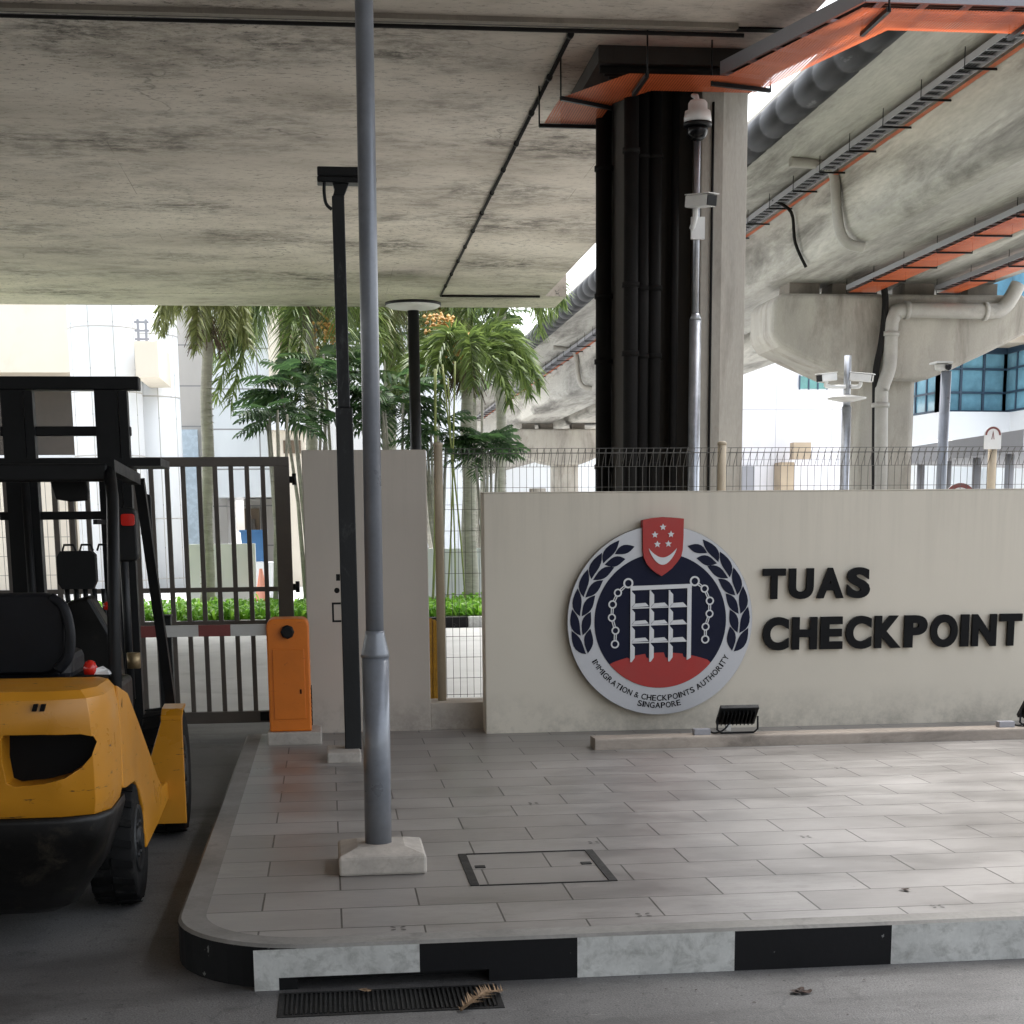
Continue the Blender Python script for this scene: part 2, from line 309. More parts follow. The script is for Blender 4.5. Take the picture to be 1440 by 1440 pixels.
# ------------------------------------------------------------------ mesh helpers
class MB:
    def __init__(s): s.v = []; s.f = []; s.sm = []; s.mi = []
    def add(s, vs, fs, smooth=False, mi=0):
        o = len(s.v); s.v += [tuple(p) for p in vs]
        for f in fs: s.f.append(tuple(i+o for i in f)); s.sm.append(smooth); s.mi.append(mi)
        return s
    def box(s, x0, x1, y0, y1, z0, z1, mi=0):
        return s.add([(x0,y0,z0),(x1,y0,z0),(x1,y1,z0),(x0,y1,z0),(x0,y0,z1),(x1,y0,z1),(x1,y1,z1),(x0,y1,z1)],
                     [(3,2,1,0),(4,5,6,7),(0,1,5,4),(1,2,6,5),(2,3,7,6),(3,0,4,7)], mi=mi)
    def bar(s, a, b, w, h, up=(0,0,1), mi=0):
        """rectangular bar from a to b, w across, h along 'up'"""
        a, b = V(a), V(b); d = (b-a).normalized(); u = V(up); sd = d.cross(u)
        if sd.length < 1e-4: sd = d.cross(V((0,1,0)))
        sd.normalize(); u = sd.cross(d).normalized()
        q = [sd*(-w/2)+u*(-h/2), sd*(w/2)+u*(-h/2), sd*(w/2)+u*(h/2), sd*(-w/2)+u*(h/2)]
        return s.add([a+k for k in q]+[b+k for k in q], [(0,1,2,3),(7,6,5,4),(4,5,1,0),(5,6,2,1),(6,7,3,2),(7,4,0,3)], mi=mi)
    def tube(s, pts, r, n=10, cap=True, mi=0):
        pts = [V(p) for p in pts]; k = len(pts); rs = r if isinstance(r, (list, tuple)) else [r]*k
        vs = []; pu = None
        for i, p in enumerate(pts):
            d = (pts[min(i+1,k-1)]-pts[max(i-1,0)]).normalized()
            if pu is None:
                pu = d.orthogonal().normalized()
            u = (pu - d*pu.dot(d))
            u = u.normalized() if u.length > 1e-6 else d.orthogonal().normalized()
            w = d.cross(u); pu = u
            for j in range(n):
                a = 2*PI*j/n; vs.append(p+(u*math.cos(a)+w*math.sin(a))*rs[i])
        fs = [(i*n+j, i*n+(j+1)%n, (i+1)*n+(j+1)%n, (i+1)*n+j) for i in range(k-1) for j in range(n)]
        s.add(vs, fs, n > 5, mi)
        if cap:
            o = len(s.v)-len(vs)
            s.f += [tuple(o+j for j in reversed(range(n))), tuple(o+(k-1)*n+j for j in range(n))]; s.sm += [False]*2; s.mi += [mi]*2
        return s
    def lathe(s, c, prof, n=24, axis='z', mi=0):
        c = V(c); vs = []
        for (r, h) in prof:
            for j in range(n):
                a = 2*PI*j/n; x, y = r*math.cos(a), r*math.sin(a)
                vs.append(c + (V((x,y,h)) if axis == 'z' else V((x,h,y)) if axis == 'y' else V((h,x,y))))
        k = len(prof)
        fs = [(i*n+j, i*n+(j+1)%n, (i+1)*n+(j+1)%n, (i+1)*n+j) for i in range(k-1) for j in range(n)]
        s.add(vs, fs, True, mi); o = len(s.v)-len(vs)
        s.f += [tuple(o+j for j in reversed(range(n))), tuple(o+(k-1)*n+j for j in range(n))]; s.sm += [False]*2; s.mi += [mi]*2
        return s
    def prism(s, poly, h0, h1, axis='z', mi=0, smooth=False):
        """2-D outline extruded along an axis. axis z: (x,y); y: (x,z); x: (y,z)"""
        P = {'z': lambda a,b,h:(a,b,h), 'y': lambda a,b,h:(a,h,b), 'x': lambda a,b,h:(h,a,b)}[axis]
        n = len(poly); vs = [P(a,b,h0) for a,b in poly]+[P(a,b,h1) for a,b in poly]
        o = len(s.v)
        s.add(vs, [(i,(i+1)%n,n+(i+1)%n,n+i) for i in range(n)], smooth, mi)
        s.f += [tuple(o+i for i in reversed(range(n))), tuple(o+n+i for i in range(n))]; s.sm += [False]*2; s.mi += [mi]*2
        return s
    def build(s, name, mat, parent=None, bevel=0, seg=2, origin=None):
        me = bpy.data.meshes.new(name)
        org = V(parent_world(parent)) if parent else V(origin or (0,0,0))
        me.from_pydata([V(p)-org for p in s.v], [], s.f)
        mats = mat if isinstance(mat, (list, tuple)) else [mat]
        for mm in mats: me.materials.append(MT[mm] if isinstance(mm, str) else mm)
        me.polygons.foreach_set('use_smooth', s.sm); me.polygons.foreach_set('material_index', s.mi)
        me.update()
        import bmesh
        bm = bmesh.new(); bm.from_mesh(me); bmesh.ops.recalc_face_normals(bm, faces=bm.faces[:]); bm.to_mesh(me); bm.free()
        o = bpy.data.objects.new(name, me); COL.objects.link(o)
        if parent: o.parent = parent
        else: o.location = org
        if bevel:
            b = o.modifiers.new('bevel', 'BEVEL'); b.width = bevel; b.segments = seg; b.limit_method = 'ANGLE'; b.angle_limit = math.radians(35); b.harden_normals = False
        return o
def parent_world(p):
    w = V((0,0,0))
    while p is not None: w = w + V(p.location); p = p.parent
    return w
def tag(o, label=None, cat=None, group=None, kind=None):
    if label: o['label'] = label
    if cat: o['category'] = cat
    if group: o['group'] = group
    if kind: o['kind'] = kind
    return o
def thing(name, loc, label, cat, group=None):
    o = bpy.data.objects.new(name, None); COL.objects.link(o); o.location = loc; o.empty_display_size = .1
    return tag(o, label, cat, group)
def struct(o, kind='structure'): o['kind'] = kind; return o
def copy_tree(o, parent=None, kids=None):
    c = o.copy(); COL.objects.link(c)
    if parent: c.parent = parent
    for ch in list(o.children): copy_tree(ch, c)
    return c
def arc(cx, cy, r, a0, a1, n):
    return [(cx+r*math.cos(math.radians(a0+(a1-a0)*i/n)), cy+r*math.sin(math.radians(a0+(a1-a0)*i/n))) for i in range(n+1)]
def rrect(x0, x1, y0, y1, r, n=4):
    return arc(x1-r,y1-r,r,0,90,n)+arc(x0+r,y1-r,r,90,180,n)+arc(x0+r,y0+r,r,180,270,n)+arc(x1-r,y0+r,r,270,360,n)
def wander(pts, sub=4):
    """Catmull-Rom through the points"""
    P = [V(p) for p in pts]; out = []
    for i in range(len(P)-1):
        a, b, c, d = P[max(i-1,0)], P[i], P[i+1], P[min(i+2,len(P)-1)]
        for k in range(sub):
            t = k/sub
            out.append(.5*((2*b)+(c-a)*t+(2*a-5*b+4*c-d)*t*t+(3*b-a-3*c+d)*t**3))
    out.append(P[-1]); return out

# glyphs: built-in vector font turned into flat outlines
_G = {}
def glyph(ch, bold):
    if (ch, bold) in _G: return _G[(ch, bold)]
    cu = bpy.data.curves.new('g', 'FONT'); cu.body = ch; cu.size = 1; cu.offset = bold; cu.fill_mode = 'FRONT'; cu.resolution_u = 6
    ob = bpy.data.objects.new('g', cu); COL.objects.link(ob)
    dg = bpy.context.evaluated_depsgraph_get(); dg.update()
    me = bpy.data.meshes.new_from_object(ob.evaluated_get(dg))
    vs = [(v.co.x, v.co.y) for v in me.vertices]; fs = [tuple(p.vertices) for p in me.polygons]
    bpy.data.objects.remove(ob); bpy.data.curves.remove(cu); bpy.data.meshes.remove(me)
    x0 = min(v[0] for v in vs); x1 = max(v[0] for v in vs)
    vs = [(x-x0, y) for x, y in vs]
    _G[(ch, bold)] = (vs, fs, x1-x0); return _G[(ch, bold)]
def glyph_mesh(mb, ch, bold, fn, depth):
    """fn maps glyph (x, y, d) to a world point; d is 0 at the back and depth at the front"""
    vs, fs, w = glyph(ch, bold); n = len(vs)
    from collections import Counter
    e = Counter(); ed = {}
    for f in fs:
        for i in range(len(f)):
            a, b = f[i], f[(i+1) % len(f)]; k = (min(a,b), max(a,b)); e[k] += 1; ed[k] = (a, b)
    F = [tuple(f) for f in fs]
    if depth > 0:
        F += [tuple(i+n for i in reversed(f)) for f in fs]
        F += [(ed[k][0], ed[k][0]+n, ed[k][1]+n, ed[k][1]) for k, c in e.items() if c == 1]
    mb.add([fn(x,y,depth) for x,y in vs]+([fn(x,y,0) for x,y in vs] if depth > 0 else []), F)
    return w
# ------------------------------------------------------------------ setting
K = .16
o = MB().add([(-400,-60,0),(400,-60,0),(400,13.2,0),(-400,13.2,0)], [(0,1,2,3)]).build('road', 'asphalt'); struct(o)
o = MB().add([(-400,13.2,-.003),(400,13.2,-.003),(400,600,-.003),(-400,600,-.003)], [(0,1,2,3)]).build('access_road', 'farroad'); struct(o)

# pavement: outer edge path left side -> corner -> front
XL, YF, RC = -.60, 5.31, .52
def edge(off):
    r = RC-off
    return [(XL+off, 11.06)] + [(XL+off, y) for y in (9.5, 8.2, 7.0)] + arc(XL+RC, YF+RC, r, 180, 270, 12) + [(x, YF+off) for x in (.5,1,1.5,2,2.6,3.2,4,5,6,8,11)]
inner = edge(.105)
poly = [(x, y) for x, y in inner] + [(11, 11.06)]
pv = MB().add([(x, y, K) for x, y in poly], [tuple(range(len(poly)))])
j = atZ(590, 1275, K)
# trodden marks on the slabs: four little petals each
def petals(mb, px, py, r):
    c = atZ(px, py, K)
    for k in range(4):
        a = PI/4+k*PI/2; q = [(.35, .0), (.6, .28), (1.0, .3), (1.15, 0), (1.0, -.3), (.6, -.28)]
        pts = [(c.x+r*(u*math.cos(a)*1.5-w*math.sin(a)), c.y+r*(u*math.sin(a)*1.5+w*math.cos(a)), K+.002) for u, w in q]
        mb.add(pts, [tuple(range(6))], mi=1)
for px, py, r in ((560, 1306, .022), (835, 1185, .02), (1133, 1177, .018), (905, 1287, .022), (1318, 1275, .018), (750, 1130, .02), (1180, 1080, .02)): petals(pv, px, py, r)
o = pv.build('pavement', [tile_material(j.x, 6.125), M('trodden_grime', (.10, .092, .085), .6, var=.4, scale=30)]); struct(o)

# kerb: concrete lip + painted face in alternate white and black lengths
kb = MB(); E0, E1 = edge(0), edge(.105); n = len(E0)
def kpt(i): return E0[i], E1[i]
kb.add([(x,y,K-.012) for x,y in E0]+[(x,y,K-.001) for x,y in edge(.012)]+[(x,y,K+.0005) for x,y in E1],
       [(i,i+1,n+i+1,n+i) for i in range(n-1)]+[(n+i,n+i+1,2*n+i+1,2*n+i) for i in range(n-1)], False, 0)
bx = [atY(px, 1340, YF).x for px in (356, 590, 812, 1033, 1253)]
step = bx[4]-bx[3]; bx += [bx[4]+step*k for k in range(1, 9)]
# face: left side and corner in black, then alternating
fl = [p for p in E0 if p[0] < bx[0]-.02 or p[1] > YF+.001]
fl = [p for p in E0 if not (abs(p[1]-YF) < 1e-6 and p[0] > bx[0]-.01)] + [(bx[0], YF)]
m_ = len(fl)
kb.add([(x,y,-.02) for x,y in fl]+[(x,y,K-.012) for x,y in fl], [(i,i+1,m_+i+1,m_+i) for i in range(m_-1)], False, 2)
nx0, nx1 = atZ(392, 1400, 0).x, atZ(690, 1385, 0).x     # drain inlet cut under the kerb
for i in range(len(bx)-1):
    a, b = bx[i], bx[i+1]; mi = 1 if i % 2 == 0 else 2
    cuts = sorted([a]+[c for c in (nx0, nx1) if a < c < b]+[b])
    for c0, c1 in zip(cuts, cuts[1:]):
        zb = .045 if nx0-1e-6 <= (c0+c1)/2 <= nx1+1e-6 else -.02
        kb.add([(c0,YF,zb),(c1,YF,zb),(c1,YF,K-.012),(c0,YF,K-.012)], [(0,1,2,3)], mi=mi)
        if zb > 0: kb.add([(c0,YF,zb),(c1,YF,zb),(c1,YF+.12,zb),(c0,YF+.12,zb),(c0,YF+.12,-.02),(c1,YF+.12,-.02)], [(0,1,2,3),(3,2,5,4)], mi=2)  # slot faces in black, the shade inside put into the colour
for c in (nx0, nx1): kb.add([(c,YF,-.02),(c,YF+.12,-.02),(c,YF+.12,.045),(c,YF,.045)], [(0,1,2,3)], mi=2)
o = kb.build('kerb', ['kerbtop', 'kerbwhite', 'kerbblack']); struct(o)

# drain grate in the road
g0, g1 = atZ(390, 1428, 0), atZ(690, 1395, 0)
gx0, gx1, gy0, gy1 = g0.x, nx1+.02, g0.y-.03, YF-.045
gt = thing('drain_grate', (gx0, gy0, 0), 'long black cast iron drain grate set in the road below the kerb', 'drain grate')
w = MB(); w.box(gx0,gx1,gy0,gy0+.02,-.02,.003).box(gx0,gx1,gy1-.02,gy1,-.02,.003).box(gx0,gx0+.02,gy0+.0205,gy1-.0205,-.02,.003).box(gx1-.02,gx1,gy0+.0205,gy1-.0205,-.02,.003)
w.build('frame', 'grate', gt)
w = MB(); nb = 44
for i in range(nb):
    x = gx0+.03+(gx1-gx0-.06)*i/(nb-1); w.bar((x, gy0+.0205, .004), (x, gy1-.0205, .004), .0075, .004)
w.build('grille', 'grate', gt)
MB().add([(gx0+.01,gy0+.01,.0015),(gx1-.01,gy0+.01,.0015),(gx1-.01,gy1-.01,.0015),(gx0+.01,gy1-.01,.0015)], [(0,1,2,3)]).build('sump', 'letter', gt)

# manhole cover (recessed tile lid, thick side frames)
a, b, c, d = atZ(670,1246,K), atZ(866,1240,K), atZ(826,1197,K), atZ(647,1200,K)
mx0, mx1, my0, my1 = (a.x+d.x)/2, (b.x+c.x)/2, 6.12, 6.74
mh = thing('manhole_cover', ((mx0+mx1)/2, my0, K), 'square inspection cover filled with paving tiles in a dark metal frame', 'manhole cover')
w = MB(); t = .018
w.box(mx0-t,mx0+t,my0,my1,K-.01,K+.004).box(mx1-t,mx1+t,my0,my1,K-.01,K+.004).box(mx0+t+.001,mx1-t-.001,my0-.004,my0+.006,K-.01,K+.0035).box(mx0+t+.001,mx1-t-.001,my1-.006,my1+.004,K-.01,K+.0035)
w.build('frame', 'grate', mh)
for x in (mx0+.055, mx1-.055): MB().box(x-.022,x+.022,my0+.33,my0+.37,K-.01,K+.004).build('lifting_key', 'grate', mh)

# leaves and litter
def leaf_blob(px, py, z, s, name, label, mat, flat=.25, n=5, cat='leaf'):
    c = atZ(px, py, z); w = MB()
    for k in range(n):
        a = random.uniform(0, PI); L = s*random.uniform(.6, 1); q = []
        off = V((random.uniform(-.4,.4)*s, random.uniform(-.25,.25)*s, 0))
        for i in range(7):
            u = i/6-.5; wd = .22*L*math.cos(u*PI)
            h = .004+flat*s*abs(u)*random.uniform(.3, 1)
            for sg in (-1, 1): q.append(c+off+V((u*L*math.cos(a)-sg*wd*math.sin(a), u*L*math.sin(a)+sg*wd*math.cos(a), h+(.3*wd if sg > 0 else 0))))
        w.add(q, [(2*i,2*i+1,2*i+3,2*i+2) for i in range(6)], True)
    o = w.build(name, mat, origin=c); tag(o, label, cat); return o
leaf_blob(1126, 1396, .0, .07, 'dead_leaf', 'curled dark dead leaf on the road below the black and white kerb', 'deadleaf', .35, 6)
leaf_blob(1273, 1253, K, .055, 'dead_leaf', 'thin dark dead leaf lying on the paving slabs at right', 'deadleaf', .12, 3)
leaf_blob(517, 1394, .012, .045, 'dry_leaf', 'small brown dry leaf caught on the drain grate', 'dryleaf', .3, 4)
leaf_blob(936, 1392, .0, .022, 'dead_leaf', 'small black leaf on the road left of the curled dead leaf', 'deadleaf', .3, 2)
random.seed(12)
for k in range(9):
    lf = leaf_blob(random.uniform(730,1430), random.uniform(1372,1432), 0, random.uniform(.010,.02), 'leaf_scrap', 'tiny dark leaf scrap scattered on the road in front of the kerb', 'deadleaf', .3, 2)
    lf['group'] = 'leaf scraps scattered on the road'
# dried palm frond tip at the grate's right end
c0, c1 = atZ(648, 1424, 0), atZ(706, 1398, 0); w = MB()
w.tube([c0+V((0,0,.01)), (c0+c1)/2+V((0,0,.035)), c1+V((0,0,.015))], [.006,.005,.002], 6)
for i in range(26):
    t = i/25; p = c0.lerp(c1, t)+V((0,0,.01+.025*math.sin(t*PI))); d = (c1-c0).normalized()
    for sg in (-1, 1):
        sd = V((-d.y, d.x, 0))*sg; L = .06*(1-abs(t-.4))*random.uniform(.7,1.1)
        tip = p+sd*L*.8+d*L*.7+V((0,0,random.uniform(-.008,.02))); q = d*.006
        w.add([p-q, p+q, tip], [(0,1,2)])
o = w.build('dried_palm_frond', 'dryleaf', origin=c0); tag(o, 'crisp tan dried palm frond tip lying across the right end of the drain grate', 'palm frond')

# ------------------------------------------------------------------ lamp pole in front
lx = .192
lp = thing('lamp_post', (lx, 6.55, K), 'tall grey lamp post with a thicker lower section on a concrete footing', 'lamp post')
b0, b1 = .01, .378
fo = MB(); zf0, zf1 = K+.082, K+.108
fo.add([(b0,6.37,K),(b1,6.37,K),(b1,6.75,K),(b0,6.75,K),(b0,6.37,zf0),(b1,6.37,zf0),(b1,6.75,zf0),(b0,6.75,zf0),
        (lx-.10,6.45,zf1),(lx+.10,6.45,zf1),(lx+.10,6.65,zf1),(lx-.10,6.65,zf1)],
       [(3,2,1,0),(0,1,5,4),(1,2,6,5),(2,3,7,6),(3,0,4,7),(4,5,9,8),(5,6,10,9),(6,7,11,10),(7,4,8,11),(8,9,10,11)])
fo.build('footing', 'footing', lp, .012)
def lean(z): return lx-.010+.028*(z-K)/3.5
MB().tube([(lean(z),6.55,z) for z in (K+.09, 1.06)], .0575, 28).build('lower_section', 'poleg', lp)
MB().tube([(lean(z),6.55,z) for z in (1.0605, 1.075, 1.155, 1.17)], [.061,.059,.041,.040], 28, cap=True).build('reducer', 'poleg', lp)
MB().tube([(lean(z),6.55,z) for z in (1.1705, 2.5, 4.9)], [.0375,.037,.0345], 28).build('upper_section', 'poleg', lp)

# ------------------------------------------------------------------ black gate post with sensor bar
px_ = .131; pY = 9.8
gp = thing('sensor_post', (px_, pY, K), 'black square steel post carrying a short horizontal bar, behind the grey lamp post', 'post')
MB().box(-.035,.175,9.57,9.95,K-.005,K+.062).build('footing', 'footing', gp, .01)
MB().box(px_-.052,px_+.052,pY-.05,pY+.05,K+.055,2.31).build('sleeve', 'oldblack', gp, .006)
MB().box(px_-.037,px_+.037,pY-.035,pY+.035,2.311,3.53).build('mast', 'oldblack', gp, .005)
w = MB(); w.box(.01,.36,pY-.06,pY+.06,3.60,3.635).box(.012,.355,pY-.055,pY+.055,3.6355,3.69)
hb = w.build('sensor_bar', 'blackm', gp, .008)
MB().prism([(px_-.03,3.53),(px_+.035,3.53),(px_+.05,3.565),(px_+.065,3.598),(px_-.03,3.598),(px_-.02,3.565)], pY-.03, pY+.03, 'y').build('bracket', 'blackm', gp)
MB().tube(wander([(.052,pY-.04,3.60),(.05,pY-.045,3.54),(.06,pY-.045,3.48),(.092,pY-.04,3.45)],5), .010, 8).build('cable', 'blackm', gp)
w = MB()
hx = px_-.053
w.bar((hx,pY,1.13),(hx-.05,pY,1.13),.012,.012).bar((hx,pY,1.02),(hx-.05,pY,1.02),.012,.012).bar((hx-.05,pY,1.014),(hx-.05,pY,1.136),.012,.012,(1,0,0))
w.build('handle', 'blackm', gp)
MB().box(hx-.025,hx-.0005,pY-.02,pY+.02,1.27,1.31).build('latch', 'blackm', gp)
MB().lathe((hx-.022,pY,1.21), [(.006,-.008),(.017,-.008),(.017,.008),(.006,.008)], 14, 'y').build('padlock_ring', 'blackm', gp)

# ------------------------------------------------------------------ boom barrier
bb = thing('boom_barrier', (-.28, 10.6, K), 'orange boom barrier cabinet with a red and white striped arm in front of the gate', 'boom barrier')
MB().box(-.432,-.07,10.44,10.82,K-.005,K+.085).build('footing', 'footing', bb, .01)
cx0, cx1, cy0, cy1 = -.415, -.135, 10.48, 10.78
prof = [(cx0,K+.086),(cx1,K+.086),(cx1,.93)]+arc(cx1-.05,.95,.05,0,90,5)+arc(cx0+.05,.95,.05,90,180,5)
MB().prism(prof, cy0, cy1, 'y').build('cabinet', 'orange', bb, .012, 3)
MB().box(cx0+.035,cx1-.035,cy0-.006,cy0-.0005,K+.17,.80).build('door', 'orange', bb, .003)
MB().box(cx1-.07,cx1-.06,cy0-.010,cy0-.0065,.50,.53).build('lock', 'letter', bb)
MB().lathe((-.275,cy0,.915), [(.034,-.004),(.046,-.006),(.046,-.03),(.036,-.04)], 8, 'y').build('hub', 'blackm', bb)
w = MB()
for i in range(9): w.box(cx1+.0005,cx1+.006,cy0+.05,cy1-.05,.28+i*.03,.292+i*.03)
w.build('vent', 'letter', bb)
am = MB(); x = cx0-.001; i = 0
segs = [(.235,0),(.21,1),(.26,0),(.25,1),(.25,0),(.3,1),(.3,0),(.3,1),(.4,0),(.3,1)]
for L, k in segs:
    am.box(x-L, x, 10.52, 10.555, .89, .965, mi=k); x -= L
am.build('arm', ['whitem', 'redpaint'], bb)
q = atY(229, 866, 10.52)
rp = thing('arm_rest_post', (q.x, 10.6, 0), 'squat black post holding up the striped barrier arm beside the forklift', 'post')
MB().box(q.x-.045,q.x+.045,10.558,10.65,.004,1.02).build('column', 'blackm', rp, .005)
MB().box(q.x-.09,q.x+.09,10.54,10.68,0,.0035).build('base_plate', 'blackm', rp)
MB().box(q.x-.05,q.x+.05,10.515,10.66,1.0205,1.035).build('cap', 'blackm', rp)

# ------------------------------------------------------------------ sliding gate
GY = 12.2
gx1 = atY(408, 700, GY).x; gx0_ = -3.6
gt_ = thing('steel_gate', (gx1, GY, 0), 'brown steel gate of upright bars closing the driveway behind the forklift', 'gate')
stile_w = .115
MB().box(gx0_, gx1, GY-.03, GY+.03, 2.055, 2.125).build('top_rail', 'gate', gt_, .004)
MB().box(gx1-stile_w, gx1, GY-.03, GY+.03, .195, 2.0545).build('stile', 'gate', gt_, .004)
MB().box(gx0_, gx0_+stile_w, GY-.03, GY+.03, .195, 2.0545).build('stile', 'gate', gt_, .004)
MB().box(gx0_, gx1, GY-.03, GY+.03, .105, .1945).build('bottom_rail', 'gate', gt_, .004)
MB().box(gx0_+stile_w, gx1-stile_w-.001, GY-.024, GY+.024, 1.115, 1.15).build('mid_rail', 'gate', gt_)
MB().box(gx0_+stile_w, gx1-stile_w-.001, GY-.024, GY+.024, .84, .895).build('mid_rail', 'gate', gt_)
proto = None; x = gx1-stile_w-.085; k = 0
while x > gx0_+stile_w+.02:
    for z0, z1 in ((.1955, .8395), (.8955, 1.1145), (1.1505, 2.0545)):
        pass
    if proto is None:
        w = MB()
        w.box(x-.017,x+.017,GY-.02,GY+.02,.196,2.054)
        proto = w.build('bar', 'gate', gt_)
    else:
        c = proto.copy(); COL.objects.link(c); c.parent = gt_; c.location.x = -.119*k
    k += 1; x -= .119
for z in (1.14, 1.95):
    w = MB(); w.box(gx1+.0005, gx1+.05, GY-.02, GY+.02, z-.02, z+.03).tube([(gx1+.035,GY-.03,z-.035),(gx1+.035,GY-.03,z+.05)], .016, 10)
    w.build('hinge', 'blackm', gt_)
w = MB(); w.box(-.55,-.40,GY-.05,GY-.0305,.12,.19).box(-.48,-.42,GY-.06,GY-.051,.13,.21)
w.build('roller_guard', 'blackm', gt_)
# gate pillar wall + low plinth
gw = thing('gate_pillar', (.28, 11.2, K), 'broad taupe rendered gate pillar between the steel gate and the mesh fence', 'wall')
MB().box(-.152, .705, 11.03, 11.42, 0, 2.12).build('pier', 'pillar', gw, .008)
MB().box(.7055, 1.9, 11.06, 11.36, 0, .352).build('plinth', 'pillar', gw, .006)

# yellow bars stacked behind the pillar
w = MB()
for i in range(4):
    x = .735+i*.024; w.bar((x,11.50,.02),(x+random.uniform(-.01,.01),11.47,.93-.01*i),.02,.03)
o = w.build('yellow_bars', 'yellowbar', origin=(.77,11.5,0)); tag(o, 'bundle of yellow bars standing upright just right of the taupe gate pillar', 'bars')

# ------------------------------------------------------------------ sign wall
sw = thing('sign_wall', (4.5, 10.87, K), 'long cream painted wall bearing the emblem and the black lettering', 'wall')
WY = 10.77
MB().box(1.075, 11, WY, WY+.22, 0, 1.815).build('wall', 'wall', sw, .006)
MB().box(1.075, 11, WY-.002, WY+.222, 1.8155, 1.822).build('coping', 'wall', sw)
# concrete ledge with floodlights
w = MB(); w.prism([(9.83,K-.01),(9.83,K+.055)]+arc(9.845,K+.06,.015,180,90,3)+[(10.03,K+.07),(10.03,K-.01)], 1.69, 11, 'x')
o = w.build('concrete_ledge', 'ledge', origin=(1.69,9.9,K)); tag(o, 'low stained concrete kerb strip running along the foot of the cream wall', 'ledge')
def floodlight(cx, label):
    zt = K+.071; Y = 9.93
    t = thing('floodlight', (cx, Y, zt), label, 'floodlight', 'floodlights on the ledge')
    # housing tilted to face up and toward the wall
    ang = math.radians(38); u = V((0, -math.cos(ang)*.75, math.sin(ang))).normalized(); nrm = V((1,0,0)).cross(u); nrm = nrm if nrm.y > 0 else -nrm; c = V((cx, Y, zt+.115))
    def lb(x0,x1,a0,a1,b0,b1):
        return [c+V((x,0,0))+u*a+nrm*b for x,a,b in ((x0,a0,b0),(x1,a0,b0),(x1,a1,b0),(x0,a1,b0),(x0,a0,b1),(x1,a0,b1),(x1,a1,b1),(x0,a1,b1))]
    FB = [(3,2,1,0),(4,5,6,7),(0,1,5,4),(1,2,6,5),(2,3,7,6),(3,0,4,7)]
    w = MB(); w.add(lb(-.13,.13,-.085,.085,-.0,.03), FB)
    for i in range(9): w.add(lb(-.105+i*.026-.004,-.105+i*.026+.004,-.06,.06,-.03,-.0005), FB)
    w.build('housing', 'blackm', t, .004)
    w = MB(); w.add(lb(-.115,.115,-.07,.07,.0305,.033), FB); w.build('lens', 'glassdark', t)
    p = [(cx-.135,Y,zt+.115),(cx-.137,Y,zt+.03),(cx-.11,Y,zt+.008),(cx+.11,Y,zt+.008),(cx+.137,Y,zt+.03),(cx+.135,Y,zt+.115)]
    MB().tube(p, .007, 8).build('bracket', 'blackm', t)
    MB().box(cx-.30,cx-.19,Y-.04,Y+.02,zt+.001,zt+.042).build('junction_box', 'canopy', t, .004)
    MB().tube(wander([(cx-.19,Y-.01,zt+.02),(cx-.155,Y-.02,zt+.012),(cx-.10,Y-.02,zt+.03),(cx-.05,Y,zt+.075)],5), .006, 7).build('cable', 'blackm', t)
    MB().box(cx-.085,cx-.045,Y-.012,Y+.008,zt+.018,zt+.062).build('gland', 'whitem', t, .006)
    return t
f1 = atY(1037, 1030, 9.93); floodlight(f1.x, 'black floodlight tilted toward the wall just below the round emblem')
f2 = atY(1462, 1010, 9.93); floodlight(f2.x, 'black floodlight cut by the right edge of the photo, on the ledge below the lettering')
# ------------------------------------------------------------------ raised lettering
WID = dict(T=.84, U=.92, A=1.0, S=.86, C=.95, H=.92, E=.82, K=.98, P=.86, O=1.02, I=.30, N=.92, M=1.08, G=.98, R=.92, Y=.9)
WID['&'] = .92
def word(txt, x0, x1, z0, z1, label):
    t = thing('sign_lettering', (x0, WY, z0), label, 'lettering')
    BO = .048; ws = [WID[c]*.8 for c in txt]; gap = .10
    cap = max(v[1] for v in glyph('T', BO)[0]) - min(v[1] for v in glyph('T', BO)[0]); low = min(v[1] for v in glyph('T', BO)[0])
    tot = sum(ws)+gap*(len(txt)-1); sx = (x1-x0)/tot; sz = (z1-z0)/cap; x = x0
    for c, wd in zip(txt, ws):
        mb = MB(); xx = x
        gx = wd/glyph(c, BO)[2]
        glyph_mesh(mb, c, BO, lambda a, b, d: (xx+a*gx*sx, WY-.014-d, z0+(b-low)*sz), .026)
        gv, gf, _ = glyph(c, BO)
        def area(f): return abs(sum(gv[f[i]][0]*gv[f[(i+1)%len(f)]][1]-gv[f[(i+1)%len(f)]][0]*gv[f[i]][1] for i in range(len(f))))
        for f in sorted(gf, key=area)[-2:]:
            qx = sum(gv[i][0] for i in f)/len(f)*gx*sx+xx; qz = z0+(sum(gv[i][1] for i in f)/len(f)-low)*sz
            mb.tube([(qx, WY-.015, qz), (qx, WY+.001, qz)], .005, 6)
        mb.build('letter', 'letter', t)
        x += (wd+gap)*sx
a, b = atY(1074, 843, WY-.06), atY(1226, 800, WY-.06); word('TUAS', a.x, b.x, a.z, atY(1074, 800, WY-.06).z, 'raised black capitals spelling TUAS, the upper line on the cream wall')
a, b = atY(1074, 915, WY-.06), atY(1440, 868, WY-.06); word('CHECKPOINT', a.x, b.x, a.z, atY(1074, 869, WY-.06).z, 'raised black capitals spelling CHECKPOINT, the lower line on the cream wall')

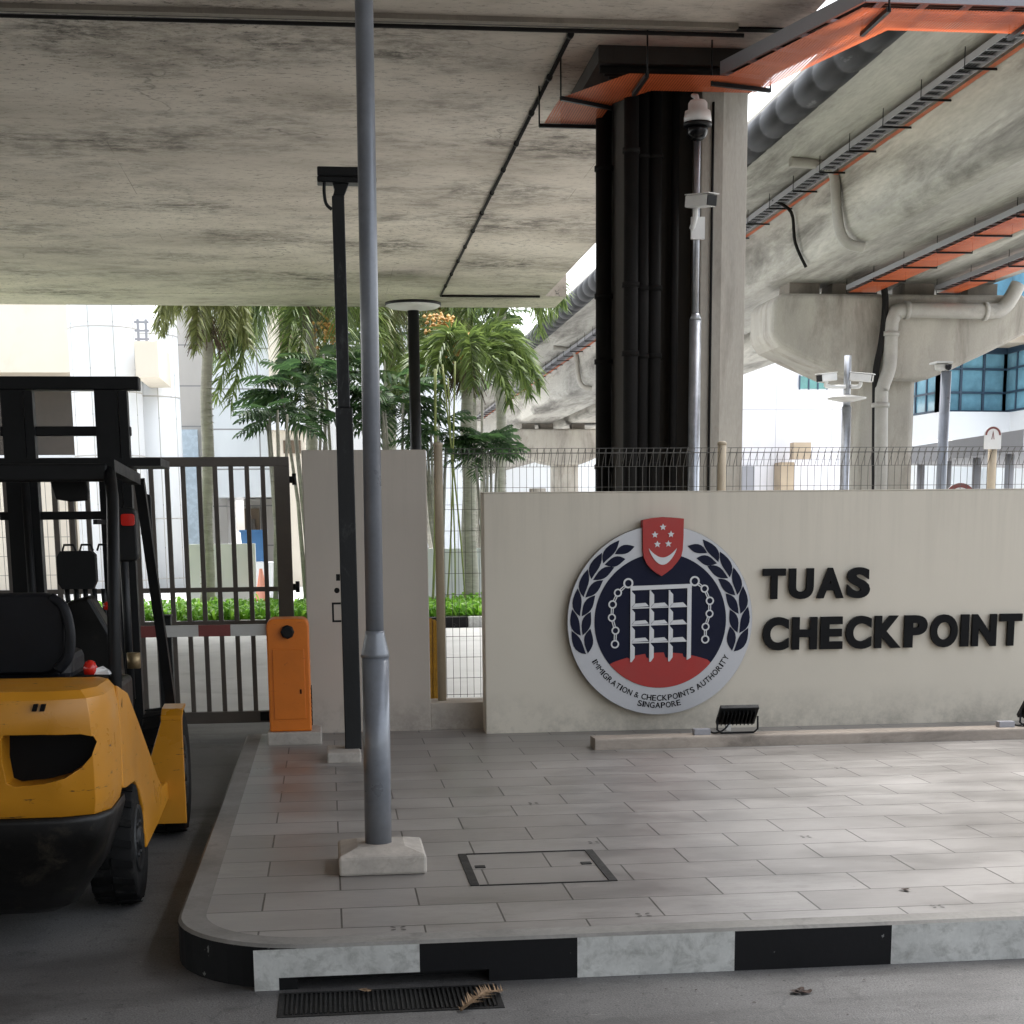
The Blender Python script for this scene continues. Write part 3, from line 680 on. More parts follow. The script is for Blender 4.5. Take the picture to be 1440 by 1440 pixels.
# ------------------------------------------------------------------ round emblem
ec = atY(928, 873, WY-.05); ER = .655
EC = V((ec.x, WY, ec.z))
em = thing('emblem_sign', (EC.x, WY, EC.z), 'round silver, navy and red emblem with laurels and a red shield on the wall', 'emblem')
CX, CYc, RR = 627, 745, 558.
def E2(px, py): return ((px-CX)/RR, -(py-CYc)/RR)              # drawing units -> emblem units
def EP(u, v, d): return (EC.x+u*ER, WY-d, EC.z+v*ER)
def sheet(mb, poly, d0, d1):
    n = len(poly); mb.add([EP(u,v,d1) for u,v in poly]+[EP(u,v,d0) for u,v in poly], [tuple(range(n))]+[(i,i+n,(i+1)%n+n,(i+1)%n) for i in range(n)])
def strip(mb, a, b, w, d0, d1):
    a, b = V((*a,0)), V((*b,0)); n = (b-a).normalized(); n = V((-n.y,n.x,0))*w/2
    sheet(mb, [(p.x,p.y) for p in (a-n,b-n,b+n,a+n)], d0, d1)
def circ(r, n=96, cx=0, cy=0): return [(cx+r*math.cos(2*PI*i/n), cy+r*math.sin(2*PI*i/n)) for i in range(n)]
w = MB(); sheet(w, circ(1.0), .012, .07); w.build('disc', 'silver', em)
w = MB(); sheet(w, circ(1.004), .012, .064); w.build('rim', 'rim', em)
w = MB(); sheet(w, circ(.713), .07, .074); w.build('navy_field', 'navy', em)
# red hill: part of the navy circle below a shallow arc
hr = 1.5; hc = (.015, -.335-hr); pts = []
for i in range(97):
    a = PI + PI*i/96; u, v = .711*math.cos(a), .711*math.sin(a)
    if (u-hc[0])**2+(v-hc[1])**2 <= hr*hr: pts.append((u, v))
u0, u1 = pts[0][0], pts[-1][0]
for i in range(1, 30):
    u = u1+(u0-u1)*i/30; pts.append((u, hc[1]+math.sqrt(hr*hr-(u-hc[0])**2)))
w = MB(); sheet(w, pts, .074, .0765); w.build('red_hill', 'red', em)
# portcullis
w = MB(); dk = MB()
X4 = [457, 572, 687, 798]; Z4 = [547, 655, 757, 859]
def S2(mb, x0, y0, x1, y1, x2, y2, x3, y3, d0=.0775, d1=.084): sheet(mb, [E2(x0,y0),E2(x1,y1),E2(x2,y2),E2(x3,y3)], d0, d1)
S2(w, 443,537, 812,528, 812,552, 443,563)
S2(w, 786,553, 811,553, 811,965, 786,978)
for i, x in enumerate(X4[:3]):
    S2(w, x-14,563, x-5,563, x-5,985, x-14,985)                     # thin upright
    for k, (za, zb) in enumerate(((563,640),(667,742),(770,846),(872,985))):
        if k < 3: S2(w, x-4.9,za+6, x+13,za+26, x+13,zb-2, x-4.9,zb+18)  # bevelled face of the upright
        else: S2(w, x-4.9,za+6, x+13,za+26, x+13,960, x-4.9,985)
for k, z in enumerate((640, 742, 845)):
    for i, x in enumerate(X4[:3]):
        x2 = X4[i+1]-16
        S2(w, x+14,z+0, x2-22,z-4, x2-2,z+16, x-4,z+22)               # bevelled lower ledge
    S2(w, X4[0]-4,z+23, 785,z+17, 785,z+24, X4[0]-4,z+30, .0775, .0835)
w.build('portcullis', 'emwhite', em)
for i, x in enumerate(X4): S2(dk, x-40,930, x-15,925, x-15,965, x-30,960, .0766, .0772)
dk.build('portcullis_shadow_inlay', 'navy', em)
# chains: rings joined by short links
def chain(C):
    w = MB()
    P = [E2(x, y) for x, y, r in C]
    for (u, v), (_, _, r) in zip(P, C):
        r /= RR; n = 22; o_, i_ = circ(r, n, u, v), circ(r*.66, n, u, v)
        for k in range(n): sheet(w, [i_[k], o_[k], o_[(k+1)%n], i_[(k+1)%n]], .0775, .082)
    for i in range(len(P)-1):
        a, b = V((*P[i],0)), V((*P[i+1],0)); d = (b-a).normalized(); ra, rb = C[i][2]/RR*.9, C[i+1][2]/RR*.9
        nn = V((-d.y, d.x, 0))*.010
        for s in (-1, 1):
            strip(w, (a+d*ra+nn*s)[:2], (b-d*rb+nn*s)[:2], .010, .0775, .0815)
    w.build('chain', 'emwhite', em)
chain([(430,520,30),(368,575,24),(336,643,25),(332,720,24),(354,797,24),(351,877,25)])
chain([(830,513,30),(890,558,24),(923,630,25),(922,706,24),(899,783,24),(898,858,25)])
# laurel leaves
for sd in (-1, 1):
    w = MB()
    def pol(a, r): a = math.radians(a); return (sd*r*math.cos(a), r*math.sin(a))
    A = [-24, -10.5, 3, 16.5, 30, 43.5]
    for i, a in enumerate(A):
        for side in (1, -1):
            L = 17.5; n = 7; q = []
            if i == 5 and side == -1: L = 15
            r_b, r_t = .862, .862+side*(.098 if side > 0 else .10)
            q0, q1 = [], []
            for k in range(n+1):
                t = k/n; ang = a+1.2+L*t
                mid = r_b+side*.010+(r_t-r_b)*t**.8*.92
                q0.append(pol(ang-(2.2*math.sin(t*PI)), mid+side*.042*math.sin(t*PI)))
                q1.append(pol(ang+(2.4*math.sin(t*PI)), max(.0, mid-side*.047*math.sin(t*PI)*(1-.25*t))))
            sheet(w, q0+q1[-2:0:-1], .0702, .0745)
    # leaf at the tip of the spray
    q0, q1 = [], []
    for k in range(8):
        t = k/7; ang = 55+15*t
        q0.append(pol(ang, .865+.05*math.sin(t*PI)-.03*t)); q1.append(pol(ang, .865-.045*math.sin(t*PI)-.03*t))
    sheet(w, q0+q1[-2:0:-1], .0702, .0745)
    w.build('laurel', 'navy', em)
# shield
sh = [(512,155),(572,143),(632,138),(695,142),(757,148),(756,250),(752,330),(744,365),(720,400),(690,435),(655,462),(628,480),(600,465),(565,440),(538,408),(521,375),(514,330)]
w = MB(); sheet(w, [E2(*p) for p in sh][::-1], .02, .098); shd = w.build('shield', 'red', em)
for cx, cy in ((632,196),(584,240),(680,238),(599,295),(665,293)):
    q = [E2(cx+(21 if k%2==0 else 9.5)*math.sin(k*PI/5), cy-(21 if k%2==0 else 9.5)*math.cos(k*PI/5)) for k in range(10)]
    w = MB(); sheet(w, q[::-1], .0982, .102); w.build('star', 'emwhite', shd)
oc, ic = [], []
for i in range(25):
    t = i/24; oc.append((548+168*t, 318+96*math.sin(t*PI)**.75)); ic.append((548+168*t, 318+54*math.sin(t*PI)**.9))
w = MB(); sheet(w, [E2(*p) for p in (oc+ic[-2:0:-1])], .0982, .102); w.build('crescent', 'emwhite', shd)
# lettering bent along the ring
def ring_text(txt, r, a0, a1, h):
    """capitals read left to right along the bottom of the ring, centred on radius r"""
    t = MB(); B = .012; cap = max(v[1] for v in glyph('I', B)[0]); s = h/cap
    ws = [WID[c]*.62*s if c != ' ' else .16*s for c in txt]
    span = math.radians(a1-a0)*r; gap = (span-sum(ws))/(len(txt)-1); x = 0
    for c, wd in zip(txt, ws):
        if c != ' ':
            x_ = x
            Bc = 0 if c in 'M&' else B; gx = wd/s/glyph(c, Bc)[2]
            def fn(a, b, d):
                a = a*gx
                rad = r+h/2-b*s; an = math.radians(a0)+(x_+a*s)/r
                return EP(rad*math.cos(an), rad*math.sin(an), .0703+d)
            glyph_mesh(t, c, Bc, fn, .003)
        x += wd+gap
    return t.build('ring_lettering', 'letter', em)
ring_text('IMMIGRATION & CHECKPOINTS AUTHORITY', .822, 180+29.5, 360-27.5, .060)
ring_text('SINGAPORE', .90, 270-15.5, 270+14.5, .060)

# ------------------------------------------------------------------ welded mesh fence
FY = 11.22
fz0, fz1 = .352, 2.13
def mesh_panel(x0, x1, z0, z1, Y, parent):
    w = MB(); n = int(round((x1-x0)/.05)); dx = (x1-x0)/n; zt = z1-.125
    for i in range(n+1):
        x = x0+dx*i
        w.tube([(x,Y,z0),(x,Y,zt),(x+dx*.25,Y-.045,z1-.03),(x+dx*.5,Y-.028,z1),(x+dx*.75,Y+.045,z1-.03),(x+dx*.5,Y+.002,zt)], .0022, 4, False)
    for z in [z0+.02, z0+.14]+[z0+.14+.15*k for k in range(1, 10)]+[zt]:
        if z <= zt+.001: w.tube([(x0,Y+.0045,z),(x1,Y+.0045,z)], .0022, 4, False)
    w.tube([(x0,Y-.028,z1+.002),(x1,Y-.028,z1+.002)], .0026, 4, False)
    for q, zz in ((-.047, z1-.03), (.047, z1-.03)): w.tube([(x0,Y+q,zz),(x1,Y+q,zz)], .0022, 4, False)
    return w.build('mesh_panel', 'wire', parent)
fx = [atY(617, 700, FY).x, atY(1015, 650, FY).x, atY(1395, 650, FY).x]; dxp = fx[2]-fx[1]; fx.append(fx[2]+dxp)
fe = thing('mesh_fence', (fx[0], FY, fz0), 'welded wire mesh fence with cream round posts rising behind the cream sign wall', 'fence')
for i in range(3): mesh_panel(fx[i]+.035, fx[i+1]-.035, fz0+.02, fz1, FY, fe)
for i, x in enumerate(fx):
    MB().tube([(x,FY,fz0-.2 if i else fz0-.01),(x,FY,2.165)], .0315, 16).build('post', 'fencepost', fe)
    MB().lathe((x,FY,2.1655), [(.034,-.012),(.034,.004),(.02,.014)], 16).build('post_cap', 'fencepost', fe)
mesh_far = thing('mesh_fence', (-3.6, 12.9, 0), 'wire mesh fence glimpsed behind the left side of the forklift', 'fence')
mesh_panel(-4.6, -2.0, .05, 2.1, 12.9, mesh_far)
for x in (-4.6, -2.0): MB().tube([(x,12.9,0),(x,12.9,2.15)], .0315, 14).build('post', 'fencepost', mesh_far)

# ------------------------------------------------------------------ near viaduct
ZS = 5.3; SX1 = 3.70; SYF = 27.8
vd = thing('viaduct', (2.9, 13.9, 0), 'stained concrete viaduct deck overhead carried on a dark ribbed column', 'viaduct')
NEAR = -60  # deck run on unseen behind the camera to cut the front light
dk = MB(); dk.prism([(-32,NEAR),(SX1,NEAR),(SX1,26.4),(-.2,26.4),(-32,26.4)], ZS, ZS+1.1)
dk.build('deck', 'soffit', vd)
MB().box(-32, SX1+.35, 26.402, SYF, ZS-.004, ZS+1.1).build('edge_beam', 'soffit', vd)
MB().box(-32, SX1+.002, 12.36, 12.45, ZS-.012, ZS-.0005).build('movement_joint', 'letter', vd)
MB().box(-32, 3.2, 12.28, 12.359, ZS-.035, ZS-.0005).build('joint_strip', 'darkconc', vd)
# column with a recessed front
cY = 13.32; cx0, cx1 = atY(879, 400, 13.32).x, atY(1048, 400, 13.47).x
xa_, xb_ = atY(984, 400, cY).x, atY(1014, 400, cY).x
cp = [(cx0,cY+.04),(cx0+.04,cY),(cx0+.07,cY),(cx0+.10,cY+.30),(xa_-.001,cY+.30),(xa_-.001,cY+1.45),(cx0,cY+1.45)]
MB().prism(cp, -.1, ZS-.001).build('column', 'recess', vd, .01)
MB().prism([(xa_,cY),(xb_,cY),(cx1,cY+.15),(cx1,cY+1.45),(xa_,cY+1.45)], -.1, ZS-.001).build('pilaster', 'concrete', vd, .012)
MB().box(cx0-.30, SX1-.03, cY-.42, cY+1.6, ZS-.13, ZS-.0005).build('head_shade_plinth', 'recess', vd)  # widened in near-black to stand for the shadow at the column head
for k in range(5):  # black pipes added to deepen that shadow above the tray
    y = cY-.36+k*.075; MB().tube([(cx0-.28+.05*k,y,ZS-.165),(SX1-.05,y,ZS-.165)], .03, 10).build('head_shade_pipe', 'darkpipe', vd)
for x, r in ((cx0-.075, .07), (cx0+.035, .062), (cx0+.17, .055), (atY(921, 400, cY+.1).x, .055)):
    y = cY+.6 if r > .065 else cY-.068 if r > .06 else cY+.12
    w = MB(); w.tube([(x,y,0),(x,y,ZS-.17)], r, 16)
    for z in (.9, 2.1, 3.0, 3.55, 4.6): w.lathe((x,y,z), [(r,-.02),(r+.012,-.02),(r+.012,.02),(r,.02)], 16)
    w.build('downpipe', 'darkpipe', vd)
w = MB(); x = atY(948, 400, cY+.2).x; y = cY+.2
w.tube([(x,y,.2),(x,y,ZS-.17)], .035, 10); w.build('downpipe', 'darkpipe', vd)
for px in (1000,):
    q = atY(px, 400, cY-.02); MB().tube([(q.x,cY-.018,.3),(q.x,cY-.018,ZS-.3)], .011, 8).build('conduit', 'darkpipe', vd)
# thin conduits clipped to the soffit
cd_ = MB(); zc = ZS-.022
cd_.tube([(-32,12.5,zc),(3.3,12.5,zc)], .016, 8).tube([(1.97,12.52,zc),(1.97,26.33,zc)], .018, 8).tube([(1.97,26.33,zc),(3.6,26.33,zc)], .018, 8)
y = 12.6
while y < 26.3: cd_.lathe((1.97,y,zc), [(.0185,-.03),(.026,-.03),(.026,.03),(.0185,.03)], 10, 'y'); y += 1.15
o = cd_.build('conduit', 'darkpipe', origin=(1.97,12.5,zc)); tag(o, 'thin dark conduit clipped along the concrete soffit and turning at right angles', 'conduit')

# ------------------------------------------------------------------ cable trays with orange netting
def strip_xy(path, wd):
    """left/right offsets of a plan polyline"""
    L, R_ = [], []
    for i, p in enumerate(path):
        p = V((*p, 0)); a = V((*path[max(i-1,0)],0)); b = V((*path[min(i+1,len(path)-1)],0))
        d0 = (p-a).normalized() if i else (b-p).normalized(); d1 = (b-p).normalized() if i < len(path)-1 else d0
        n0, n1 = V((-d0.y,d0.x,0)), V((-d1.y,d1.x,0)); n = (n0+n1).normalized(); k = wd/2/max(.35, n.dot(n0))
        L.append(p+n*k); R_.append(p-n*k)
    return L, R_
def dense(path, step):
    out = []
    for i in range(len(path)-1):
        a, b = V((*path[i],0)), V((*path[i+1],0)); n = max(1, int((b-a).length/step))
        for k in range(n): out.append((a.lerp(b,k/n), (b-a).normalized()))
    out.append((V((*path[-1],0)), out[-1][1])); return out
def cable_tray(name, path, wd, z, label, net=True, ladder=True, bracket=1.2, rod=.35, net_w=None, net_off=0, ladder_w=None, ladder_off=0, skip=0):
    t = thing(name, (*path[0], z), label, 'cable tray')
    L, R_ = strip_xy(path, wd)
    if net:
        w = MB(); n = len(path)
        if net_w: L, R_ = strip_xy([(x+net_off, y) for x, y in path], net_w)
        top = [(p.x,p.y,z) for p in L]+[(p.x,p.y,z) for p in R_]
        w.add(top+[(x,y,zz+.004) for x,y,zz in top], [f for i in range(n-1) for f in ((i,i+1,n+i+1,n+i),)])
        w.build('netting', 'net', t)
    if ladder:
        lw = ladder_w or wd*.8; lp_ = path[skip:]
        LL, LR = strip_xy(lp_, lw)
        w = MB(); off = ladder_off
        for side_ in (LL, LR):
            for a, b in zip(side_, side_[1:]): w.bar((a.x+off,a.y,z+.10), (b.x+off,b.y,z+.10), .022, .10)
        for p, d in dense(lp_, .3):
            nn = V((-d.y,d.x,0))*lw/2*.95; w.bar((p.x+off-nn.x,p.y-nn.y,z+.07), (p.x+off+nn.x,p.y+nn.y,z+.07), .04, .02)
        w.build('ladder', 'canopy', t)
        w = MB()
        for k in range(5):
            q = [(p.x+off+(-d.y)*lw*(-.3+.15*k), p.y+d.x*lw*(-.3+.15*k), z+.10+.004*k) for p, d in dense(lp_, .8)]
            w.tube(q, .022, 6)
        w.build('cables', 'blackm', t)
    for p, d in dense(path, bracket):
        nn = V((-d.y,d.x,0))*(wd/2+.04)
        w = MB(); w.bar((p.x-nn.x,p.y-nn.y,z-.02), (p.x+nn.x,p.y+nn.y,z-.02), .03, .03)
        w.tube([(p.x-nn.x,p.y-nn.y,z-.03),(p.x-nn.x,p.y-nn.y,z+rod)], .007, 6).tube([(p.x+nn.x,p.y+nn.y,z-.03),(p.x+nn.x,p.y+nn.y,z+rod)], .007, 6)
        w.build('hanger', 'blackm', t)
    return t
cable_tray('cable_tray', [(2.20,14.1),(2.22,13.35),(2.55,12.78),(3.36,12.78),(3.86,11.12),(8.2,11.12)], .46, 5.0, 'orange netted cable tray stepping round the head of the dark column', bracket=.95, rod=.3, skip=3)

# ------------------------------------------------------------------ far viaduct
fv = thing('viaduct', (12.8, 36, 0), 'pale concrete box girder viaduct on a hammerhead pier at the right', 'viaduct')
sec = [(7.9,8.5),(9.3,8.42),(9.75,8.36),(9.93,8.22),(10.02,7.9),(10.08,7.5),(10.17,7.16),(10.32,6.98),(10.55,6.92),(12.1,6.9),(12.3,7.05),(12.4,7.9),(12.9,7.95),(13.05,7.05),(13.2,6.92),(15.3,6.92),(15.6,7.1),(15.75,8.3),(16.9,8.5),(16.9,8.85),(7.9,8.85)]
MB().prism(sec, 6, 130, 'y', smooth=False).build('girder', 'girder', fv, .04)
def pier(Y, parent):
    tp = 6.62
    pr_ = [(10.2,tp),(15.85,tp),(16.05,tp-.12),(16.1,tp-.6),(15.95,tp-.85),(15.0,tp-1.3),(14.1,tp-1.7),(13.65,tp-1.86),(12.15,tp-1.86),(11.6,tp-1.75),(10.75,tp-1.4),(10.2,tp-1.15),(10.0,tp-.9),(10.0,tp-.2)]
    MB().prism(pr_, Y-.95, Y+.95, 'y').build('crosshead', 'concrete', parent, .12, 3)
    MB().prism([(x*.5+12.9,y*.5+Y) for x,y in [(1.2,-.8),(1.5,-.4),(1.5,.4),(1.2,.8),(-1.2,.8),(-1.5,.4),(-1.5,-.4),(-1.2,-.8)]], -.1, tp-1.5).build('shaft', 'concrete', parent, .08, 3)
    for x in (10.9, 11.9, 13.6, 15.1): MB().box(x-.35,x+.35,Y-.4,Y+.4,tp+.0005,6.93).build('bearing', 'darkconc', parent)
pier(36, fv); pier(85, fv)
yF = 34.86
w = MB(); r = .17
P = [atY(1432,400,yF),atY(1412,432,yF),atY(1385,438,yF),atY(1275,436,yF),atY(1256,446,yF),atY(1252,470,yF),atY(1250,515,yF),atY(1240,545,yF),atY(1238,570,yF),atY(1237,760,yF)]
w.tube(wander(P,4), r, 14)
for p in (P[2],P[3]): w.lathe((p.x,p.y,p.z), [(r,-.05),(r+.03,-.05),(r+.03,.05),(r,.05)], 14, 'x')
for p in (P[5],P[8]): w.lathe((p.x,p.y,p.z), [(r,-.05),(r+.03,-.05),(r+.03,.05),(r,.05)], 14)
w.build('downpipe', 'downpipe', fv)
w = MB(); P = [atY(1243,402,yF),atY(1245,430,yF),atY(1240,480,yF),atY(1232,520,yF),atY(1231,560,yF),atY(1230,760,yF)]
w.tube(wander(P,4), .075, 10); w.build('downpipe', 'darkpipe', fv)
# S-shaped drain pipes down the web
for px0, px1 in (((1050,285),(1166,388)),):
    for Y in (30.5, 62.):
        w = MB(); w.tube(wander([(9.0,Y,8.36),(9.7,Y,8.30),(9.88,Y,8.1),(9.93,Y,7.6),(10.02,Y,7.1),(10.2,Y,6.88),(10.5,Y,6.82)],5), .10, 10); w.build('drain_pipe', 'downpipe', fv)
for Y in (33.4,):
    w = MB(); w.tube(wander([(9.5,Y,8.25),(9.9,Y,8.0),(10.0,Y,7.4),(10.25,Y,6.9)],5), .035, 8); w.build('cable', 'darkpipe', fv)
# wrapped duct along the deck edge
w = MB(); q = []; rs = []
y = 8.
while y < 100:
    for dy, rr in ((0,.255),(.10,.285),(.8,.285),(.9,.255)): q.append((7.93,y+dy,8.42)); rs.append(rr)
    y += 1.0
w.tube(q, rs, 16); o = w.build('wrapped_duct', 'wrap', origin=(7.93,8,8.42)); tag(o, 'fat black wrapped duct running along the edge of the pale viaduct', 'duct')
cable_tray('cable_tray', [(9.72,8.),(9.72,100.)], .42, 8.12, 'grey ladder cable tray with a narrow orange edge along the top of the girder', bracket=1.7, rod=.3, ladder_w=.30, ladder_off=-.06, net_w=.10, net_off=.15)
cable_tray('cable_tray', [(12.0,14.),(12.0,34.9)], .62, 6.62, 'wide orange netted tray hanging under the girder near the pier', bracket=1.7, rod=.3, ladder_w=.4, ladder_off=-.15)
cable_tray('cable_tray', [(14.0,18.),(14.0,34.9)], .46, 6.62, 'narrow orange netted tray hanging under the far side of the girder', bracket=1.7, rod=.3, ladder_w=.3, ladder_off=-.15)

# low ramp crossing far behind
rm = thing('ramp', (9, 95, 0), 'low concrete slip road ramp seen far off through the mesh fence', 'ramp')
a, b = atY(640, 690, 95), atY(835, 622, 95)
MB().prism([(a.x-6,a.z-1.2),(a.x-6,a.z+.2),(b.x,b.z+1.0),(b.x,b.z-.2)], 92, 100, 'y').build('deck', 'girder', rm)
for x in (a.x-1, a.x+5): MB().tube([(x,95,0),(x,95,a.z+.1)], .5, 14).build('column', 'concrete', rm)

# ------------------------------------------------------------------ cameras on the column
cpY = 12.9
p0, p1 = atY(975, 690, cpY), atY(976, 140, cpY)
cpole = thing('camera_pole', (p0.x, cpY, 0), 'slim galvanised pole in front of the dark column carrying two cameras', 'pole')
zr = atY(975, 450, cpY).z; zt = atY(976, 205, cpY).z
MB().tube([(p0.x,cpY,0),(p0.x,cpY,zr)], .048, 18).build('lower_tube', 'steel', cpole)
MB().tube([(p0.x,cpY,zr+.0005),(p0.x,cpY,zr+.05)], [.05,.03], 18).build('reducer', 'steel', cpole)
MB().tube([(p0.x,cpY,zr+.0505),(p0.x,cpY,zt+.1)], .026, 14).build('upper_tube', 'steel', cpole)
dm = atY(981, 170, cpY-.12)
dc = thing('dome_camera', (dm.x, cpY-.12, dm.z), 'white dome surveillance camera with a black ball at the top of the column pole', 'camera')
MB().lathe((dm.x,cpY-.12,dm.z), [(.015,.155),(.06,.15),(.075,.13),(.077,.075),(.10,.07),(.108,.02),(.108,-.015)], 24).build('housing', 'white', dc)
MB().lathe((dm.x,cpY-.12,dm.z), [(.112,-.016),(.112,-.04),(.085,-.045)], 24).build('ring', 'blackm', dc)
MB().lathe((dm.x,cpY-.12,dm.z), [(.082,-.046)]+[(.082*math.cos(a*PI/16), -.07-.082*math.sin(a*PI/16)) for a in range(0, 8)], 24).build('dome', 'glassdark', dc)
MB().tube([(dm.x,cpY-.12,dm.z+.15),(dm.x-.005,cpY-.1,dm.z+.19),(dm.x-.02,cpY-.03,dm.z+.21),(p0.x,cpY,dm.z+.19)], .016, 10).build('arm', 'white', dc)
bmc = atY(985, 283, cpY-.15)
bc = thing('bullet_camera', (bmc.x, cpY-.15, bmc.z), 'box shaped white camera with a square black front, half way up the column pole', 'camera')
def bullet(root, c, d, L, w, h, front='glassdark'):
    c, d = V(c), V(d).normalized()
    MB().bar(c-d*L/2, c+d*L/2, w, h).build('housing', 'white', root, .01)
    MB().bar(c+d*(L/2+.0005), c+d*(L/2+.008), w*.92, h*.88).build('front_glass', front, root)
    MB().bar(c-d*L*.5+V((0,0,h*.5+.006)), c+d*L*.62+V((0,0,h*.5+.006)), w*1.08, .008).build('sunshield', 'white', root, .003)
bullet(bc, bmc+V((.0,0,0)), (.55,-1,-.12), .26, .105, .09)
w = MB(); w.tube(wander([bmc+V((-.03,.04,-.05)),bmc+V((-.03,.05,-.12)),bmc+V((-.045,.10,-.19))],4), .022, 10).box(p0.x-.055,p0.x+.055,cpY-.06,cpY-.03,bmc.z-.27,bmc.z-.10)
w.build('bracket', 'white', bc)

# pole with two cameras and a round lamp disc, behind the fence
Y = 17.0; pb, pt_ = atY(1187, 690, Y), atY(1187, 500, Y)
tw = thing('camera_pole', (pb.x, Y, 0), 'steel pole with a flat round disc lamp behind the sign wall before the pale pier', 'pole')
MB().tube([(pb.x,Y,0),(pb.x,Y,atY(1187,572,Y).z)], .052, 14).build('lower_tube', 'steel', tw)
MB().tube([(pb.x,Y,atY(1187,571.8,Y).z),(pb.x,Y,pt_.z)], .04, 14).build('upper_tube', 'steel', tw)
zd = atY(1187, 561, Y).z; MB().lathe((pb.x,Y,zd), [(.04,-.035),(.08,-.03),(.21,.0),(.21,.012),(.08,.035),(.04,.045)], 28).build('disc_lamp', 'whitem', tw)
for sx, lab in ((-1, 'white bullet camera on the left side of the disc lamp pole'), (1, 'white bullet camera on the right side of the disc lamp pole')):
    q = atY(1187+sx*24, 531, Y-.1); b_ = thing('bullet_camera', q, lab, 'camera')
    bullet(b_, q, (sx*.85,-.5,-.12), .24, .085, .08)
    MB().tube(wander([q+V((0,0,-.04)), q+V((-sx*.01,.03,-.09)), V((pb.x+sx*.03,Y-.03,q.z-.09))],4), .022, 8).build('bracket', 'white', b_)
Y = 22.; pb, pt_ = atY(1322, 690, Y), atY(1324, 522, Y)
sp_ = thing('camera_pole', (pb.x, Y, 0), 'plain grey pole with a small camera on top, before the blue glass building', 'pole')
MB().tube([(pb.x,Y,0),(pb.x+.02,Y,pt_.z)], .075, 14).build('tube', 'poleg', sp_)
b_ = thing('dome_camera', (pt_.x, Y, pt_.z), 'small white hooded camera on top of the plain grey pole', 'camera')
w = MB(); w.lathe((pt_.x,Y,pt_.z), [(.05,.0),(.09,.02),(.1,.09),(.08,.1)], 16).box(pt_.x-.13,pt_.x+.11,Y-.14,Y+.14,pt_.z+.1005,pt_.z+.125); w.build('hood', 'whitem', b_)
MB().lathe((pt_.x+.05,Y-.13,pt_.z+.05), [(.012,-.05),(.045,-.03),(.05,.0),(.045,.03)], 12).build('lens', 'glassdark', b_)
# round signs
q = atY(1396, 612, FY-.04); w = MB()
sg = thing('round_sign', (q.x, FY-.04, q.z), 'small white arched sign with a red border on the right fence post', 'sign')
w.prism([(q.x-.065,q.z-.10),(q.x+.065,q.z-.10)]+[(q.x+.065*math.cos(a*PI/10), q.z-.0+.065*math.sin(a*PI/10)) for a in range(11)], FY-.045, FY-.037, 'y'); w.build('plate', 'white', sg)
w = MB()
for i in range(14):
    a0, a1 = PI*i/14, PI*(i+1)/14
    w.add([(q.x+r*math.cos(a), FY-.047, q.z+r*math.sin(a)) for a, r in ((a0,.046),(a0,.060),(a1,.060),(a1,.046))], [(0,1,2,3)])
w.add([(q.x+dx,FY-.047,q.z+dz) for dx,dz in ((-.012,-.03),(.0,.035),(.012,-.03),(.006,-.03),(0,.01),(-.006,-.03))], [(0,1,2,3,4,5)])
w.build('red_mark', 'redpaint', sg)
Y = 14.; q = atY(1350, 694, Y); rs_ = thing('round_sign', (q.x, Y, 0), 'round white sign with a thick red rim just peeping over the sign wall', 'sign')
R1 = .155
w = MB(); w.lathe((q.x,Y,q.z-.06), [(R1,-.004),(R1,.004)], 32, 'y'); w.build('plate', 'white', rs_)
w = MB(); n = 36
for i in range(n):
    a0, a1 = 2*PI*i/n, 2*PI*(i+1)/n
    w.add([(q.x+r*math.cos(a), Y-.006, q.z-.06+r*math.sin(a)) for a, r in ((a0,R1*.74),(a0,R1),(a1,R1),(a1,R1*.74))], [(0,1,2,3)])
w.build('red_rim', 'redpaint', rs_)
MB().tube([(q.x,Y+.03,0),(q.x,Y+.03,q.z)], .025, 10).build('post', 'steel', rs_)
# ------------------------------------------------------------------ forklift (seen from behind)
FX = -1.365; HW = .535; XR, XLf = FX+HW, FX-HW
fk = thing('forklift', (FX, 7.2, 0), 'scratched yellow and black forklift truck seen from behind at the left edge', 'forklift')
def mir(x): return 2*FX-x
# counterweight: stacked plan outlines, rounded at the rear
def plan(hw, yr, yf, r, n=2):
    return arc(FX+hw-r, yr+r, r, -90, 0, n) + [(FX+hw, yf), (FX-hw, yf)] + arc(FX-hw+r, yr+r, r, 180, 270, n)
def loft(mb, rings, cap=True, mi=0, smooth=True):
    n = len(rings[0][0]); vs = []
    for pl, z in rings: vs += [(x,y,z) for x,y in pl]
    k = len(rings)
    mb.add(vs, [(i*n+j, i*n+(j+1)%n, (i+1)*n+(j+1)%n, (i+1)*n+j) for i in range(k-1) for j in range(n)], smooth, mi)
    o = len(mb.v)-len(vs)
    mb.f += [tuple(o+j for j in range(n)), tuple(o+(k-1)*n+j for j in range(n))]; mb.sm += [False]*2; mb.mi += [mi]*2
